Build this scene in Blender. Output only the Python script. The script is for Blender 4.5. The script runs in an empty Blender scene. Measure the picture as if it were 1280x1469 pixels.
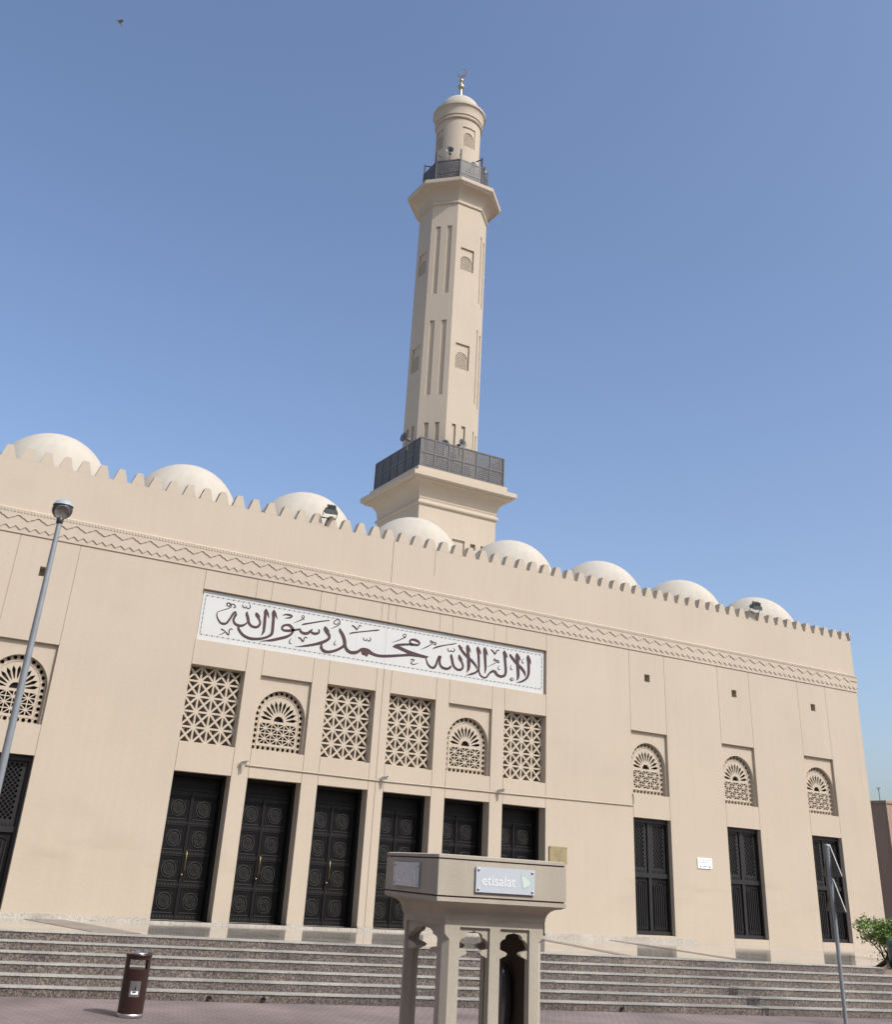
import bpy, bmesh, math, random
from mathutils import Matrix, Vector

R = math.radians
sc = bpy.context.scene
col = sc.collection

# ------------------------------------------------------------ camera
EYE = Vector((0.0, 0.0, 2.064))
CR = Vector((0.8637180937951624, -0.5005079803368436, 0.05901538841679217))
CD = Vector((0.2771377205878029, 0.37388884345016626, -0.8850998907303593))
CF = Vector((0.4209343633848963, 0.7808321806653661, 0.4616441999626132))
cam_d = bpy.data.cameras.new('camera')
cam = bpy.data.objects.new('camera', cam_d)
col.objects.link(cam)
cam.matrix_world = Matrix(((CR.x, -CD.x, -CF.x, EYE.x), (CR.y, -CD.y, -CF.y, EYE.y),
                           (CR.z, -CD.z, -CF.z, EYE.z), (0, 0, 0, 1)))
cam_d.sensor_fit = 'HORIZONTAL'
cam_d.sensor_width = 36.0
cam_d.lens = 1469.2766 / 1280 * 36.0
cam_d.shift_x = (640 - 619.167) / 1280
cam_d.shift_y = -(734.5 - 483.024) / 1280
cam_d.clip_start = 0.1
cam_d.clip_end = 5000
sc.camera = cam

# ------------------------------------------------------------ sky and sun
SUN_AZ, SUN_EL = R(24), R(46)          # azimuth from the facade's normal towards +x
sdir = Vector((math.sin(SUN_AZ) * math.cos(SUN_EL), -math.cos(SUN_AZ) * math.cos(SUN_EL), math.sin(SUN_EL)))
world = bpy.data.worlds.new('World')
sc.world = world
world.use_nodes = True
wn = world.node_tree
wn.nodes.clear()
sky = wn.nodes.new('ShaderNodeTexSky')
sky.sky_type = 'NISHITA'
sky.sun_disc = False
sky.sun_elevation = SUN_EL
sky.sun_rotation = math.atan2(sdir.x, sdir.y)
sky.altitude = 0
sky.air_density = 1.0
sky.dust_density = 3.0
sky.ozone_density = 1.0
bgn = wn.nodes.new('ShaderNodeBackground')
bgn.inputs['Strength'].default_value = 0.15
won = wn.nodes.new('ShaderNodeOutputWorld')
tint = wn.nodes.new('ShaderNodeVectorMath')      # a touch more blue, the same over the whole sky
tint.operation = 'MULTIPLY'
tint.inputs[1].default_value = (0.975, 1.0, 1.085)
wn.links.new(sky.outputs[0], tint.inputs[0])
wn.links.new(tint.outputs[0], bgn.inputs[0])
wn.links.new(bgn.outputs[0], won.inputs[0])
sun_d = bpy.data.lights.new('sun', 'SUN')
sun_d.energy = 2.85
sun_d.angle = R(0.53)
sun_d.color = (1.0, 0.965, 0.915)
sun = bpy.data.objects.new('sun', sun_d)
col.objects.link(sun)
sun.rotation_euler = (-sdir).to_track_quat('-Z', 'Y').to_euler()
sc.view_settings.view_transform = 'Standard'
sc.view_settings.look = 'None'
sc.view_settings.exposure = 0.24
sc.view_settings.gamma = 1.0
sc.view_settings.use_curve_mapping = False


# ------------------------------------------------------------ materials
def mat(name, base, rough=0.8, metal=0.0, var=0.0, vscale=3.0, fine=0.0, fscale=60.0, bump=0.0, bscale=80.0,
        spec=0.5, streak=0.0, vstretch=None, dirt=None, stain=None):
    m = bpy.data.materials.new(name)
    m.use_nodes = True
    nt = m.node_tree
    b = nt.nodes['Principled BSDF']
    b.inputs['Roughness'].default_value = rough
    b.inputs['Metallic'].default_value = metal
    b.inputs['Specular IOR Level'].default_value = spec
    b.inputs['Base Color'].default_value = (*base, 1)
    tc = nt.nodes.new('ShaderNodeTexCoord')
    L = nt.links.new
    cur = None

    def scaled(c, k):
        return tuple(min(1.0, x * k) for x in c)

    def noise(scale, detail, stretch=None):
        n = nt.nodes.new('ShaderNodeTexNoise')
        n.inputs['Scale'].default_value = scale
        n.inputs['Detail'].default_value = detail
        if stretch:
            mp = nt.nodes.new('ShaderNodeMapping')
            mp.inputs['Scale'].default_value = stretch
            L(tc.outputs['Object'], mp.inputs[0])
            L(mp.outputs[0], n.inputs['Vector'])
        else:
            L(tc.outputs['Object'], n.inputs['Vector'])
        return n

    def mul(prev, fac_out, lo, hi):
        mr = nt.nodes.new('ShaderNodeMapRange')
        mr.inputs['From Min'].default_value = 0.3
        mr.inputs['From Max'].default_value = 0.7
        mr.inputs['To Min'].default_value = lo
        mr.inputs['To Max'].default_value = hi
        L(fac_out, mr.inputs['Value'])
        mx = nt.nodes.new('ShaderNodeVectorMath')
        mx.operation = 'SCALE'
        if prev is None:
            mx.inputs[0].default_value = base
        else:
            L(prev, mx.inputs[0])
        L(mr.outputs[0], mx.inputs['Scale'])
        return mx.outputs[0]
    if var:
        cur = mul(cur, noise(vscale, 4, vstretch).outputs['Fac'], 1 - var, 1 + var)
    if streak:
        cur = mul(cur, noise(1.0, 5, (6, 6, 0.35)).outputs['Fac'], 1 - streak, 1 + streak)
    if fine:
        cur = mul(cur, noise(fscale, 2).outputs['Fac'], 1 - fine, 1 + fine)
    if dirt:
        n = noise(dirt[1], 6, (1, 1, 2.2))
        mr = nt.nodes.new('ShaderNodeMapRange')
        mr.inputs['From Min'].default_value = 0.60
        mr.inputs['From Max'].default_value = 0.78
        mr.inputs['To Max'].default_value = dirt[2]
        L(n.outputs['Fac'], mr.inputs['Value'])
        mx = nt.nodes.new('ShaderNodeMix')
        mx.data_type = 'RGBA'
        L(mr.outputs[0], mx.inputs['Factor'])
        if cur is None:
            mx.inputs['A'].default_value = (*base, 1)
        else:
            L(cur, mx.inputs['A'])
        mx.inputs['B'].default_value = (*dirt[0], 1)
        cur = mx.outputs['Result']
    if stain:
        # rubbed, greasy patches at hand height: noise kept to a band of heights
        sx = nt.nodes.new('ShaderNodeSeparateXYZ')
        L(tc.outputs['Object'], sx.inputs[0])
        bandn = nt.nodes.new('ShaderNodeMath')
        bandn.operation = 'SUBTRACT'
        L(sx.outputs['Z'], bandn.inputs[0])
        bandn.inputs[1].default_value = stain[1]
        ab = nt.nodes.new('ShaderNodeMath')
        ab.operation = 'ABSOLUTE'
        L(bandn.outputs[0], ab.inputs[0])
        mr1 = nt.nodes.new('ShaderNodeMapRange')
        mr1.interpolation_type = 'SMOOTHSTEP'
        mr1.inputs['From Min'].default_value = stain[2]
        mr1.inputs['From Max'].default_value = 0.0
        L(ab.outputs[0], mr1.inputs['Value'])
        n = noise(1.0, 6, (0.55, 0.55, 2.6))
        mr = nt.nodes.new('ShaderNodeMapRange')
        mr.inputs['From Min'].default_value = 0.52
        mr.inputs['From Max'].default_value = 0.72
        mr.inputs['To Max'].default_value = 0.32
        L(n.outputs['Fac'], mr.inputs['Value'])
        ml = nt.nodes.new('ShaderNodeMath')
        ml.operation = 'MULTIPLY'
        L(mr.outputs[0], ml.inputs[0])
        L(mr1.outputs[0], ml.inputs[1])
        mx = nt.nodes.new('ShaderNodeMix')
        mx.data_type = 'RGBA'
        L(ml.outputs[0], mx.inputs['Factor'])
        if cur is None:
            mx.inputs['A'].default_value = (*base, 1)
        else:
            L(cur, mx.inputs['A'])
        mx.inputs['B'].default_value = (*stain[0], 1)
        cur = mx.outputs['Result']
    if cur is not None:
        L(cur, b.inputs['Base Color'])
    if bump:
        bp = nt.nodes.new('ShaderNodeBump')
        bp.inputs['Strength'].default_value = bump
        bp.inputs['Distance'].default_value = 0.01
        L(noise(bscale, 3).outputs['Fac'], bp.inputs['Height'])
        L(bp.outputs[0], b.inputs['Normal'])
    return m


def granite(name, cols, scale, rough, bump=0.0, slab=None):
    m = bpy.data.materials.new(name)
    m.use_nodes = True
    nt = m.node_tree
    b = nt.nodes['Principled BSDF']
    b.inputs['Roughness'].default_value = rough
    tc = nt.nodes.new('ShaderNodeTexCoord')
    v = nt.nodes.new('ShaderNodeTexVoronoi')
    v.inputs['Scale'].default_value = scale
    nt.links.new(tc.outputs['Object'], v.inputs['Vector'])
    sp = nt.nodes.new('ShaderNodeSeparateColor')
    nt.links.new(v.outputs['Color'], sp.inputs[0])
    cr = nt.nodes.new('ShaderNodeValToRGB')
    cr.color_ramp.interpolation = 'CONSTANT'
    el = cr.color_ramp.elements
    while len(el) < len(cols):
        el.new(0.5)
    for i, c in enumerate(cols):
        el[i].position = i / len(cols)
        el[i].color = (*c, 1)
    nt.links.new(sp.outputs[0], cr.inputs[0])
    out = cr.outputs[0]
    n = nt.nodes.new('ShaderNodeTexNoise')
    n.inputs['Scale'].default_value = 1.3
    n.inputs['Detail'].default_value = 5
    nt.links.new(tc.outputs['Object'], n.inputs['Vector'])
    mr = nt.nodes.new('ShaderNodeMapRange')
    mr.inputs['From Min'].default_value = 0.3
    mr.inputs['From Max'].default_value = 0.7
    mr.inputs['To Min'].default_value = 0.82
    mr.inputs['To Max'].default_value = 1.18
    nt.links.new(n.outputs['Fac'], mr.inputs['Value'])
    sv = nt.nodes.new('ShaderNodeVectorMath')
    sv.operation = 'SCALE'
    nt.links.new(out, sv.inputs[0])
    nt.links.new(mr.outputs[0], sv.inputs['Scale'])
    out = sv.outputs[0]
    if slab:
        # slabs of slightly different tone, butt jointed
        mp = nt.nodes.new('ShaderNodeMapping')
        mp.inputs['Rotation'].default_value = slab[3] if len(slab) > 3 else (0, 0, 0)
        nt.links.new(tc.outputs['Object'], mp.inputs[0])
        bk = nt.nodes.new('ShaderNodeTexBrick')
        bk.inputs['Scale'].default_value = 1.0
        bk.inputs['Brick Width'].default_value = slab[0]
        bk.inputs['Row Height'].default_value = slab[1]
        bk.inputs['Mortar Size'].default_value = 0.004
        bk.inputs['Color1'].default_value = (1.12, 1.10, 1.08, 1)
        bk.inputs['Color2'].default_value = (0.80, 0.80, 0.82, 1)
        bk.inputs['Mortar'].default_value = (slab[2], slab[2], slab[2], 1)
        nt.links.new(mp.outputs[0], bk.inputs['Vector'])
        mm = nt.nodes.new('ShaderNodeVectorMath')
        mm.operation = 'MULTIPLY'
        nt.links.new(out, mm.inputs[0])
        nt.links.new(bk.outputs['Color'], mm.inputs[1])
        out = mm.outputs[0]
    nt.links.new(out, b.inputs['Base Color'])
    return m


def paver_mat():
    m = bpy.data.materials.new('pavers')
    m.use_nodes = True
    nt = m.node_tree
    b = nt.nodes['Principled BSDF']
    b.inputs['Roughness'].default_value = 0.85
    tc = nt.nodes.new('ShaderNodeTexCoord')
    mp = nt.nodes.new('ShaderNodeMapping')
    mp.inputs['Rotation'].default_value = (0, 0, R(36))
    nt.links.new(tc.outputs['Object'], mp.inputs[0])
    bk = nt.nodes.new('ShaderNodeTexBrick')
    bk.inputs['Scale'].default_value = 1.0
    bk.inputs['Brick Width'].default_value = 0.22
    bk.inputs['Row Height'].default_value = 0.11
    bk.inputs['Mortar Size'].default_value = 0.009
    bk.inputs['Color1'].default_value = (0.200, 0.156, 0.143, 1)
    bk.inputs['Color2'].default_value = (0.168, 0.132, 0.122, 1)
    bk.inputs['Mortar'].default_value = (0.265, 0.222, 0.202, 1)
    nt.links.new(mp.outputs[0], bk.inputs['Vector'])
    n = nt.nodes.new('ShaderNodeTexNoise')
    n.inputs['Scale'].default_value = 0.7
    n.inputs['Detail'].default_value = 7
    nt.links.new(tc.outputs['Object'], n.inputs['Vector'])
    mr = nt.nodes.new('ShaderNodeMapRange')
    mr.inputs['From Min'].default_value = 0.3
    mr.inputs['From Max'].default_value = 0.7
    mr.inputs['To Min'].default_value = 0.72
    mr.inputs['To Max'].default_value = 1.22
    nt.links.new(n.outputs['Fac'], mr.inputs['Value'])
    sv = nt.nodes.new('ShaderNodeVectorMath')
    sv.operation = 'SCALE'
    nt.links.new(bk.outputs['Color'], sv.inputs[0])
    nt.links.new(mr.outputs[0], sv.inputs['Scale'])
    nt.links.new(sv.outputs[0], b.inputs['Base Color'])
    bp = nt.nodes.new('ShaderNodeBump')
    bp.inputs['Strength'].default_value = 0.4
    bp.inputs['Distance'].default_value = 0.004
    bp.invert = True
    nt.links.new(bk.outputs['Fac'], bp.inputs['Height'])
    nt.links.new(bp.outputs[0], b.inputs['Normal'])
    return m


M = {
    'plaster': mat('plaster', (0.485, 0.418, 0.324), 0.9, var=0.03, vscale=0.5, streak=0.018, fine=0.025, fscale=18,
                   bump=0.25, bscale=45, spec=0.2, dirt=((0.38, 0.325, 0.25), 0.42, 0.25), stain=((0.33, 0.26, 0.195), 2.0, 0.55)),
    'dome_paint': mat('dome_paint', (0.475, 0.435, 0.360), 0.85, var=0.05, vscale=1.6, streak=0.04, fine=0.02, fscale=20, bump=0.15, bscale=40, spec=0.2),
    'roof': mat('roof', (0.6, 0.54, 0.45), 0.9, var=0.06, vscale=0.8),
    'dark_metal': mat('dark_metal', (0.0075, 0.0072, 0.007), 0.5, var=0.15, vscale=4, bump=0.2, bscale=60, spec=0.25),
    'stud_lit_rim': mat('stud_lit_rim', (0.042, 0.041, 0.039), 0.42, 0.2, var=0.2, vscale=20),  # lighter metal of the studs; on the carving it paints edges lit from above
    'grille_metal': mat('grille_metal', (0.012, 0.0117, 0.0113), 0.5, var=0.2, vscale=8),
    'door_bronze': mat('door_bronze', (0.008, 0.0077, 0.0075), 0.5, var=0.2, vscale=6, bump=0.3, bscale=90, spec=0.28),
    'rail_metal': mat('rail_metal', (0.095, 0.091, 0.09), 0.55, var=0.08, vscale=5),
    'void': mat('void', (0.007, 0.0065, 0.006), 0.3),
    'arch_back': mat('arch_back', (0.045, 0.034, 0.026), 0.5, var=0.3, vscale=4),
    'dusty_glass': mat('dusty_glass', (0.25, 0.215, 0.175), 0.4, var=0.3, vscale=3),
    'brass': mat('brass', (0.34, 0.25, 0.105), 0.42, 1.0),
    'gold': mat('gold', (0.52, 0.43, 0.24), 0.34, 1.0),
    'plaque_gold': mat('plaque_gold', (0.36, 0.29, 0.16), 0.5, 0.4, var=0.08, vscale=8),
    'engrave': mat('engrave', (0.20, 0.15, 0.06), 0.6),
    'tile_white': mat('tile_white', (0.54, 0.55, 0.52), 0.45, var=0.02, vscale=1.5, streak=0.012),
    'ink': mat('ink', (0.050, 0.018, 0.022), 0.6, var=0.08, vscale=4),
    'rope_ink': mat('rope_ink', (0.16, 0.16, 0.165), 0.7),
    'seam': mat('seam', (0.42, 0.41, 0.38), 0.8),
    'white_paint': mat('white_paint', (0.50, 0.48, 0.44), 0.5, var=0.03),
    'grey_paint': mat('grey_paint', (0.29, 0.32, 0.335), 0.42, metal=0.35, var=0.07, vscale=7),
    'lamp_cap': mat('lamp_cap', (0.36, 0.41, 0.43), 0.35, var=0.04),
    'lamp_body': mat('lamp_body', (0.045, 0.036, 0.032), 0.4),
    'lamp_lens': mat('lamp_lens', (0.24, 0.23, 0.21), 0.25, var=0.3, vscale=22),
    'cast_stone': mat('cast_stone', (0.45, 0.41, 0.33), 0.9, var=0.05, vscale=2.5, fine=0.045, fscale=55, bump=0.2, bscale=70,
                      spec=0.2, streak=0.05),
    'cast_shade': mat('cast_shade', (0.05, 0.036, 0.028), 0.9, var=0.1, vscale=3),  # cast stone darkened to stand in for shade inside the kiosk
    'groove': mat('groove', (0.12, 0.05, 0.045), 0.8),
    'acrylic': mat('acrylic', (0.56, 0.61, 0.64), 0.25, var=0.02),
    'letter_white': mat('letter_white', (0.86, 0.88, 0.88), 0.4),
    'logo_green': mat('logo_green', (0.42, 0.60, 0.50), 0.4),
    'logo_pale': mat('logo_pale', (0.66, 0.74, 0.68), 0.4),
    'steel': mat('steel', (0.55, 0.54, 0.51), 0.35, 1.0, var=0.05, vscale=10),
    'bin_brown': mat('bin_brown', (0.030, 0.0125, 0.010), 0.3, var=0.14, vscale=5, vstretch=(1, 1, 0.2), spec=0.5),
    'black': mat('black', (0.012, 0.012, 0.013), 0.4),
    'bin_label': mat('bin_label', (0.20, 0.20, 0.195), 0.35, 0.5),
    'hood': mat('hood', (0.16, 0.16, 0.165), 0.22, 0.75),
    'sign_back': mat('sign_back', (0.10, 0.105, 0.10), 0.5, 0.3),
    'sign_face': mat('sign_face', (0.42, 0.42, 0.41), 0.5),
    'sign_red': mat('sign_red', (0.45, 0.03, 0.03), 0.5),
    'flood_grey': mat('flood_grey', (0.11, 0.135, 0.125), 0.45, 0.3, var=0.2, vscale=9),
    'flood_glass': mat('flood_glass', (0.42, 0.45, 0.40), 0.15),
    'horn': mat('horn', (0.13, 0.135, 0.135), 0.5, var=0.06),
    'teal': mat('teal', (0.012, 0.085, 0.105), 0.4, var=0.05),
    'neighbour': mat('neighbour', (0.30, 0.215, 0.15), 0.9, var=0.05, vscale=0.7, streak=0.05, bump=0.2),
    'bark': mat('bark', (0.16, 0.11, 0.085), 0.9, var=0.2, vscale=9, bump=0.4, bscale=40),
    'leaf': mat('leaf', (0.15, 0.235, 0.05), 0.55, var=0.45, vscale=5),
    'soil': mat('soil', (0.22, 0.16, 0.11), 0.95, var=0.2, vscale=6, bump=0.5, bscale=30),
    'feather': mat('feather', (0.20, 0.17, 0.15), 0.8, var=0.5, vscale=14),
    'skirting': granite('skirting', [(0.46, 0.43, 0.37), (0.41, 0.375, 0.31), (0.49, 0.46, 0.40), (0.30, 0.275, 0.235), (0.45, 0.415, 0.35)], 60, 0.4),
    'platform': granite('platform', [(0.40, 0.365, 0.305), (0.35, 0.32, 0.27), (0.43, 0.40, 0.34), (0.37, 0.34, 0.285)], 70, 0.10,
                        slab=(1.2, 0.6, 0.75)),
    'dark_band': granite('dark_band', [(0.21, 0.19, 0.17), (0.25, 0.22, 0.20), (0.18, 0.16, 0.145), (0.23, 0.205, 0.185)], 70, 0.4),
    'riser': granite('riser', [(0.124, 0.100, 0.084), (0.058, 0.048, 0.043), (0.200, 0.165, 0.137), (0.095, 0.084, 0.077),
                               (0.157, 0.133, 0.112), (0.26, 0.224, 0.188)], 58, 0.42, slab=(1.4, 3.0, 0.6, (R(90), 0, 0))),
    'tread': granite('tread', [(0.42, 0.42, 0.37), (0.35, 0.35, 0.31), (0.47, 0.465, 0.42), (0.25, 0.25, 0.225), (0.40, 0.39, 0.34)], 75, 0.45,
                     slab=(1.4, 3.0, 0.7)),
    'street_wall': mat('street_wall', (0.30, 0.24, 0.18), 0.9, var=0.06, vscale=0.6, streak=0.05, bump=0.2),
    'pavers': paver_mat(),
}


# ------------------------------------------------------------ mesh helpers
class MB:
    def __init__(s):
        s.v, s.f, s.m = [], [], []
        s.sm = []

    def add(s, verts, faces, mtx=None, mi=0, smooth=False):
        o = len(s.v)
        if mtx is not None:
            verts = [mtx @ Vector(p) for p in verts]
        s.v += [tuple(p) for p in verts]
        for f in faces:
            s.f.append(tuple(i + o for i in f))
            s.m.append(mi)
            s.sm.append(smooth)
        return s

    def quad(s, a, b, c, d, mi=0):
        return s.add([a, b, c, d], [(0, 1, 2, 3)], None, mi)

    def box(s, a, b, mtx=None, mi=0):
        (x0, y0, z0), (x1, y1, z1) = a, b
        return s.add([(x0, y0, z0), (x1, y0, z0), (x1, y1, z0), (x0, y1, z0), (x0, y0, z1), (x1, y0, z1), (x1, y1, z1), (x0, y1, z1)],
                     [(0, 3, 2, 1), (4, 5, 6, 7), (0, 1, 5, 4), (1, 2, 6, 5), (2, 3, 7, 6), (3, 0, 4, 7)], mtx, mi)

    def lathe(s, prof, n=32, mtx=None, mi=0, smooth=True, rot=0.0, cap=True, a0=0.0, a1=2 * math.pi):
        vs, fs = [], []
        for (r, z) in prof:
            for k in range(n):
                a = rot + 2 * math.pi * k / n
                vs.append((r * math.cos(a), r * math.sin(a), z))
        for i in range(len(prof) - 1):
            for k in range(n):
                k2 = (k + 1) % n
                fs.append((i * n + k, i * n + k2, (i + 1) * n + k2, (i + 1) * n + k))
        s.add(vs, fs, mtx, mi, smooth)
        if cap:
            s.add(vs[:n], [tuple(range(n - 1, -1, -1))], mtx, mi)
            s.add(vs[-n:], [tuple(range(n))], mtx, mi)
        return s

    def prism(s, prof, sides, mtx=None, mi=0, cap=True):
        # profile of (apothem, z): a square (4) or octagon (8) with a face towards -y
        k = 1 / math.cos(math.pi / sides)
        return s.lathe([(h * k, z) for h, z in prof], sides, mtx, mi, False, -math.pi / 2 + math.pi / sides, cap)

    def tube(s, pts, rad, n=8, mi=0, mtx=None, cap=True):
        pts = [Vector(p) for p in pts]
        if not isinstance(rad, (list, tuple)):
            rad = [rad] * len(pts)
        vs, fs = [], []
        up = None
        for i, p in enumerate(pts):
            d = (pts[min(i + 1, len(pts) - 1)] - pts[max(i - 1, 0)]).normalized()
            if up is None:
                up = Vector((0, 0, 1)) if abs(d.z) < 0.9 else Vector((1, 0, 0))
            x = d.cross(up).normalized()
            y = x.cross(d).normalized()
            up = y
            for k in range(n):
                a = 2 * math.pi * k / n
                vs.append(p + (x * math.cos(a) + y * math.sin(a)) * rad[i])
        for i in range(len(pts) - 1):
            for k in range(n):
                k2 = (k + 1) % n
                fs.append((i * n + k, i * n + k2, (i + 1) * n + k2, (i + 1) * n + k))
        s.add(vs, fs, mtx, mi, True)
        if cap:
            s.add(vs[:n], [tuple(range(n - 1, -1, -1))], mtx, mi)
            s.add(vs[-n:], [tuple(range(n))], mtx, mi)
        return s

    def ball(s, c, r, n=16, mi=0, sz=1.0, mtx=None):
        prof = [(max(1e-4, r * math.sin(math.pi * i / n)), -r * sz * math.cos(math.pi * i / n)) for i in range(n + 1)]
        t = Matrix.Translation(Vector(c))
        return s.lathe(prof, n * 2, (mtx @ t) if mtx is not None else t, mi, True, cap=False)

    def mesh(s, name, mats):
        me = bpy.data.meshes.new(name)
        me.from_pydata(s.v, [], s.f)
        for m in mats:
            me.materials.append(M[m])
        me.polygons.foreach_set('material_index', s.m)
        me.polygons.foreach_set('use_smooth', s.sm)
        me.update()
        return me

    def build(s, name, mats, parent=None, loc=None, rotz=0.0):
        if isinstance(mats, str):
            mats = [mats]
        o = bpy.data.objects.new(name, s.mesh(name, mats))
        col.objects.link(o)
        if parent:
            o.parent = parent
        if loc is not None:
            o.location = loc
        o.rotation_euler.z = rotz
        return o


def put(name, me, parent=None, mtx=None):
    o = bpy.data.objects.new(name, me)
    col.objects.link(o)
    if parent:
        o.parent = parent
    if mtx is not None:
        o.matrix_local = mtx
    return o


def tag(o, label=None, cat=None, group=None, kind=None):
    if label:
        o['label'] = label
    if cat:
        o['category'] = cat
    if group:
        o['group'] = group
    if kind:
        o['kind'] = kind
    return o


def thing(name, label, cat, loc=(0, 0, 0), rotz=0.0, group=None):
    o = bpy.data.objects.new(name, None)
    col.objects.link(o)
    o.location = loc
    o.rotation_euler = (0, 0, rotz)
    o.empty_display_size = 0.2
    return tag(o, label, cat, group)


def copy_tree(o, parent=None):
    c = o.copy()
    col.objects.link(c)
    if parent:
        c.parent = parent
    for ch in list(o.children):
        copy_tree(ch, c)
    return c


def planar(polys, thick):
    """flat plate from closed outlines (holes by even-odd) in x,y, thickness along z, centred"""
    cu = bpy.data.curves.new('plate', 'CURVE')
    cu.dimensions = '2D'
    cu.fill_mode = 'BOTH'
    cu.extrude = thick / 2
    for p in polys:
        sp = cu.splines.new('POLY')
        sp.points.add(len(p) - 1)
        for i, q in enumerate(p):
            sp.points[i].co = (q[0], q[1], 0, 1)
        sp.use_cyclic_u = True
    ob = bpy.data.objects.new('plate', cu)
    me = bpy.data.meshes.new_from_object(ob)
    r = ([tuple(v.co) for v in me.vertices], [tuple(p.vertices) for p in me.polygons])
    bpy.data.objects.remove(ob)
    bpy.data.curves.remove(cu)
    bpy.data.meshes.remove(me)
    return r


def text_geo(txt, size, thick, align='CENTER'):
    cu = bpy.data.curves.new('lettering', 'FONT')
    cu.body = txt
    cu.size = size
    cu.extrude = thick / 2
    cu.align_x = align
    cu.resolution_u = 3
    ob = bpy.data.objects.new('lettering', cu)
    me = bpy.data.meshes.new_from_object(ob)
    r = ([tuple(v.co) for v in me.vertices], [tuple(p.vertices) for p in me.polygons])
    bpy.data.objects.remove(ob)
    bpy.data.curves.remove(cu)
    bpy.data.meshes.remove(me)
    return r


UP = Matrix.Rotation(math.pi / 2, 4, 'X')          # x,y plate stands up facing -y


def at_wall(x, y, z):
    return Matrix.Translation((x, y, z)) @ UP


def circ(cx, cy, r, n=10, a0=0.0):
    return [(cx + r * math.cos(a0 + 2 * math.pi * k / n), cy + r * math.sin(a0 + 2 * math.pi * k / n)) for k in range(n)]


def smooth_pts(P, sub=5):
    out = []
    n = len(P)
    for i in range(n - 1):
        p0, p1, p2, p3 = P[max(i - 1, 0)], P[i], P[i + 1], P[min(i + 2, n - 1)]
        for k in range(sub):
            t = k / sub
            out.append(tuple(0.5 * (2 * b + (c - a) * t + (2 * a - 5 * b + 4 * c - d) * t * t + (3 * b - a - 3 * c + d) * t ** 3)
                             for a, b, c, d in zip(p0, p1, p2, p3)))
    out.append(tuple(P[-1]))
    return out


def recess_panel(mb, x0, x1, z0, z1, rects, pos, mi=0, xs_extra=()):
    """wall sheet with stepped recesses: rects are (xa, xb, za, zb, depth, back)"""
    xs = sorted({round(v, 5) for v in [x0, x1, *xs_extra] + [c for r in rects for c in r[:2]] if x0 - 1e-6 <= v <= x1 + 1e-6})
    zs = sorted({round(v, 5) for v in [z0, z1] + [c for r in rects for c in r[2:4]] if z0 - 1e-6 <= v <= z1 + 1e-6})
    nx, nz = len(xs) - 1, len(zs) - 1
    D = [[0.0] * nz for _ in range(nx)]
    Bk = [[True] * nz for _ in range(nx)]
    for (xa, xb, za, zb, d, bk) in rects:
        for i in range(nx):
            xm = (xs[i] + xs[i + 1]) / 2
            if xa < xm < xb:
                for j in range(nz):
                    zm = (zs[j] + zs[j + 1]) / 2
                    if za < zm < zb:
                        D[i][j] = d
                        Bk[i][j] = bk
    for i in range(nx):
        j = 0
        while j < nz:
            if not Bk[i][j]:
                j += 1
                continue
            k = j
            while k + 1 < nz and Bk[i][k + 1] and D[i][k + 1] == D[i][j]:
                k += 1
            d = D[i][j]
            mb.quad(pos(xs[i], zs[j], d), pos(xs[i + 1], zs[j], d), pos(xs[i + 1], zs[k + 1], d), pos(xs[i], zs[k + 1], d), mi)
            j = k + 1
    for i in range(nx):
        for j in range(nz):
            if i + 1 < nx and D[i][j] != D[i + 1][j]:
                x, a, b = xs[i + 1], D[i][j], D[i + 1][j]
                mb.quad(pos(x, zs[j], a), pos(x, zs[j], b), pos(x, zs[j + 1], b), pos(x, zs[j + 1], a), mi)
            if j + 1 < nz and D[i][j] != D[i][j + 1]:
                z, a, b = zs[j + 1], D[i][j], D[i][j + 1]
                mb.quad(pos(xs[i], z, a), pos(xs[i], z, b), pos(xs[i + 1], z, b), pos(xs[i + 1], z, a), mi)


def arch_pts(xc, hw, zs, n=16):
    return [(xc - hw * math.cos(math.pi * k / n), zs + hw * math.sin(math.pi * k / n)) for k in range(n + 1)]


def arch_niche(mb, xa, xb, za, zb, xc, hw, zspr, d1, d2, pos, mi=0, n=16):
    P = arch_pts(xc, hw, zspr, n)
    mb.quad(pos(xa, za, d1), pos(xc - hw, za, d1), pos(xc - hw, zb, d1), pos(xa, zb, d1), mi)
    mb.quad(pos(xc + hw, za, d1), pos(xb, za, d1), pos(xb, zb, d1), pos(xc + hw, zb, d1), mi)
    for (ax, az), (bx, bz) in zip(P[:-1], P[1:]):
        mb.quad(pos(ax, az, d1), pos(bx, bz, d1), pos(bx, zb, d1), pos(ax, zb, d1), mi)
        mb.quad(pos(ax, az, d1), pos(ax, az, d2), pos(bx, bz, d2), pos(bx, bz, d1), mi)
    for x in (xc - hw, xc + hw):
        mb.quad(pos(x, za, d1), pos(x, za, d2), pos(x, zspr, d2), pos(x, zspr, d1), mi)
    mb.quad(pos(xc - hw, za, d1), pos(xc + hw, za, d1), pos(xc + hw, za, d2), pos(xc - hw, za, d2), mi)
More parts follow.
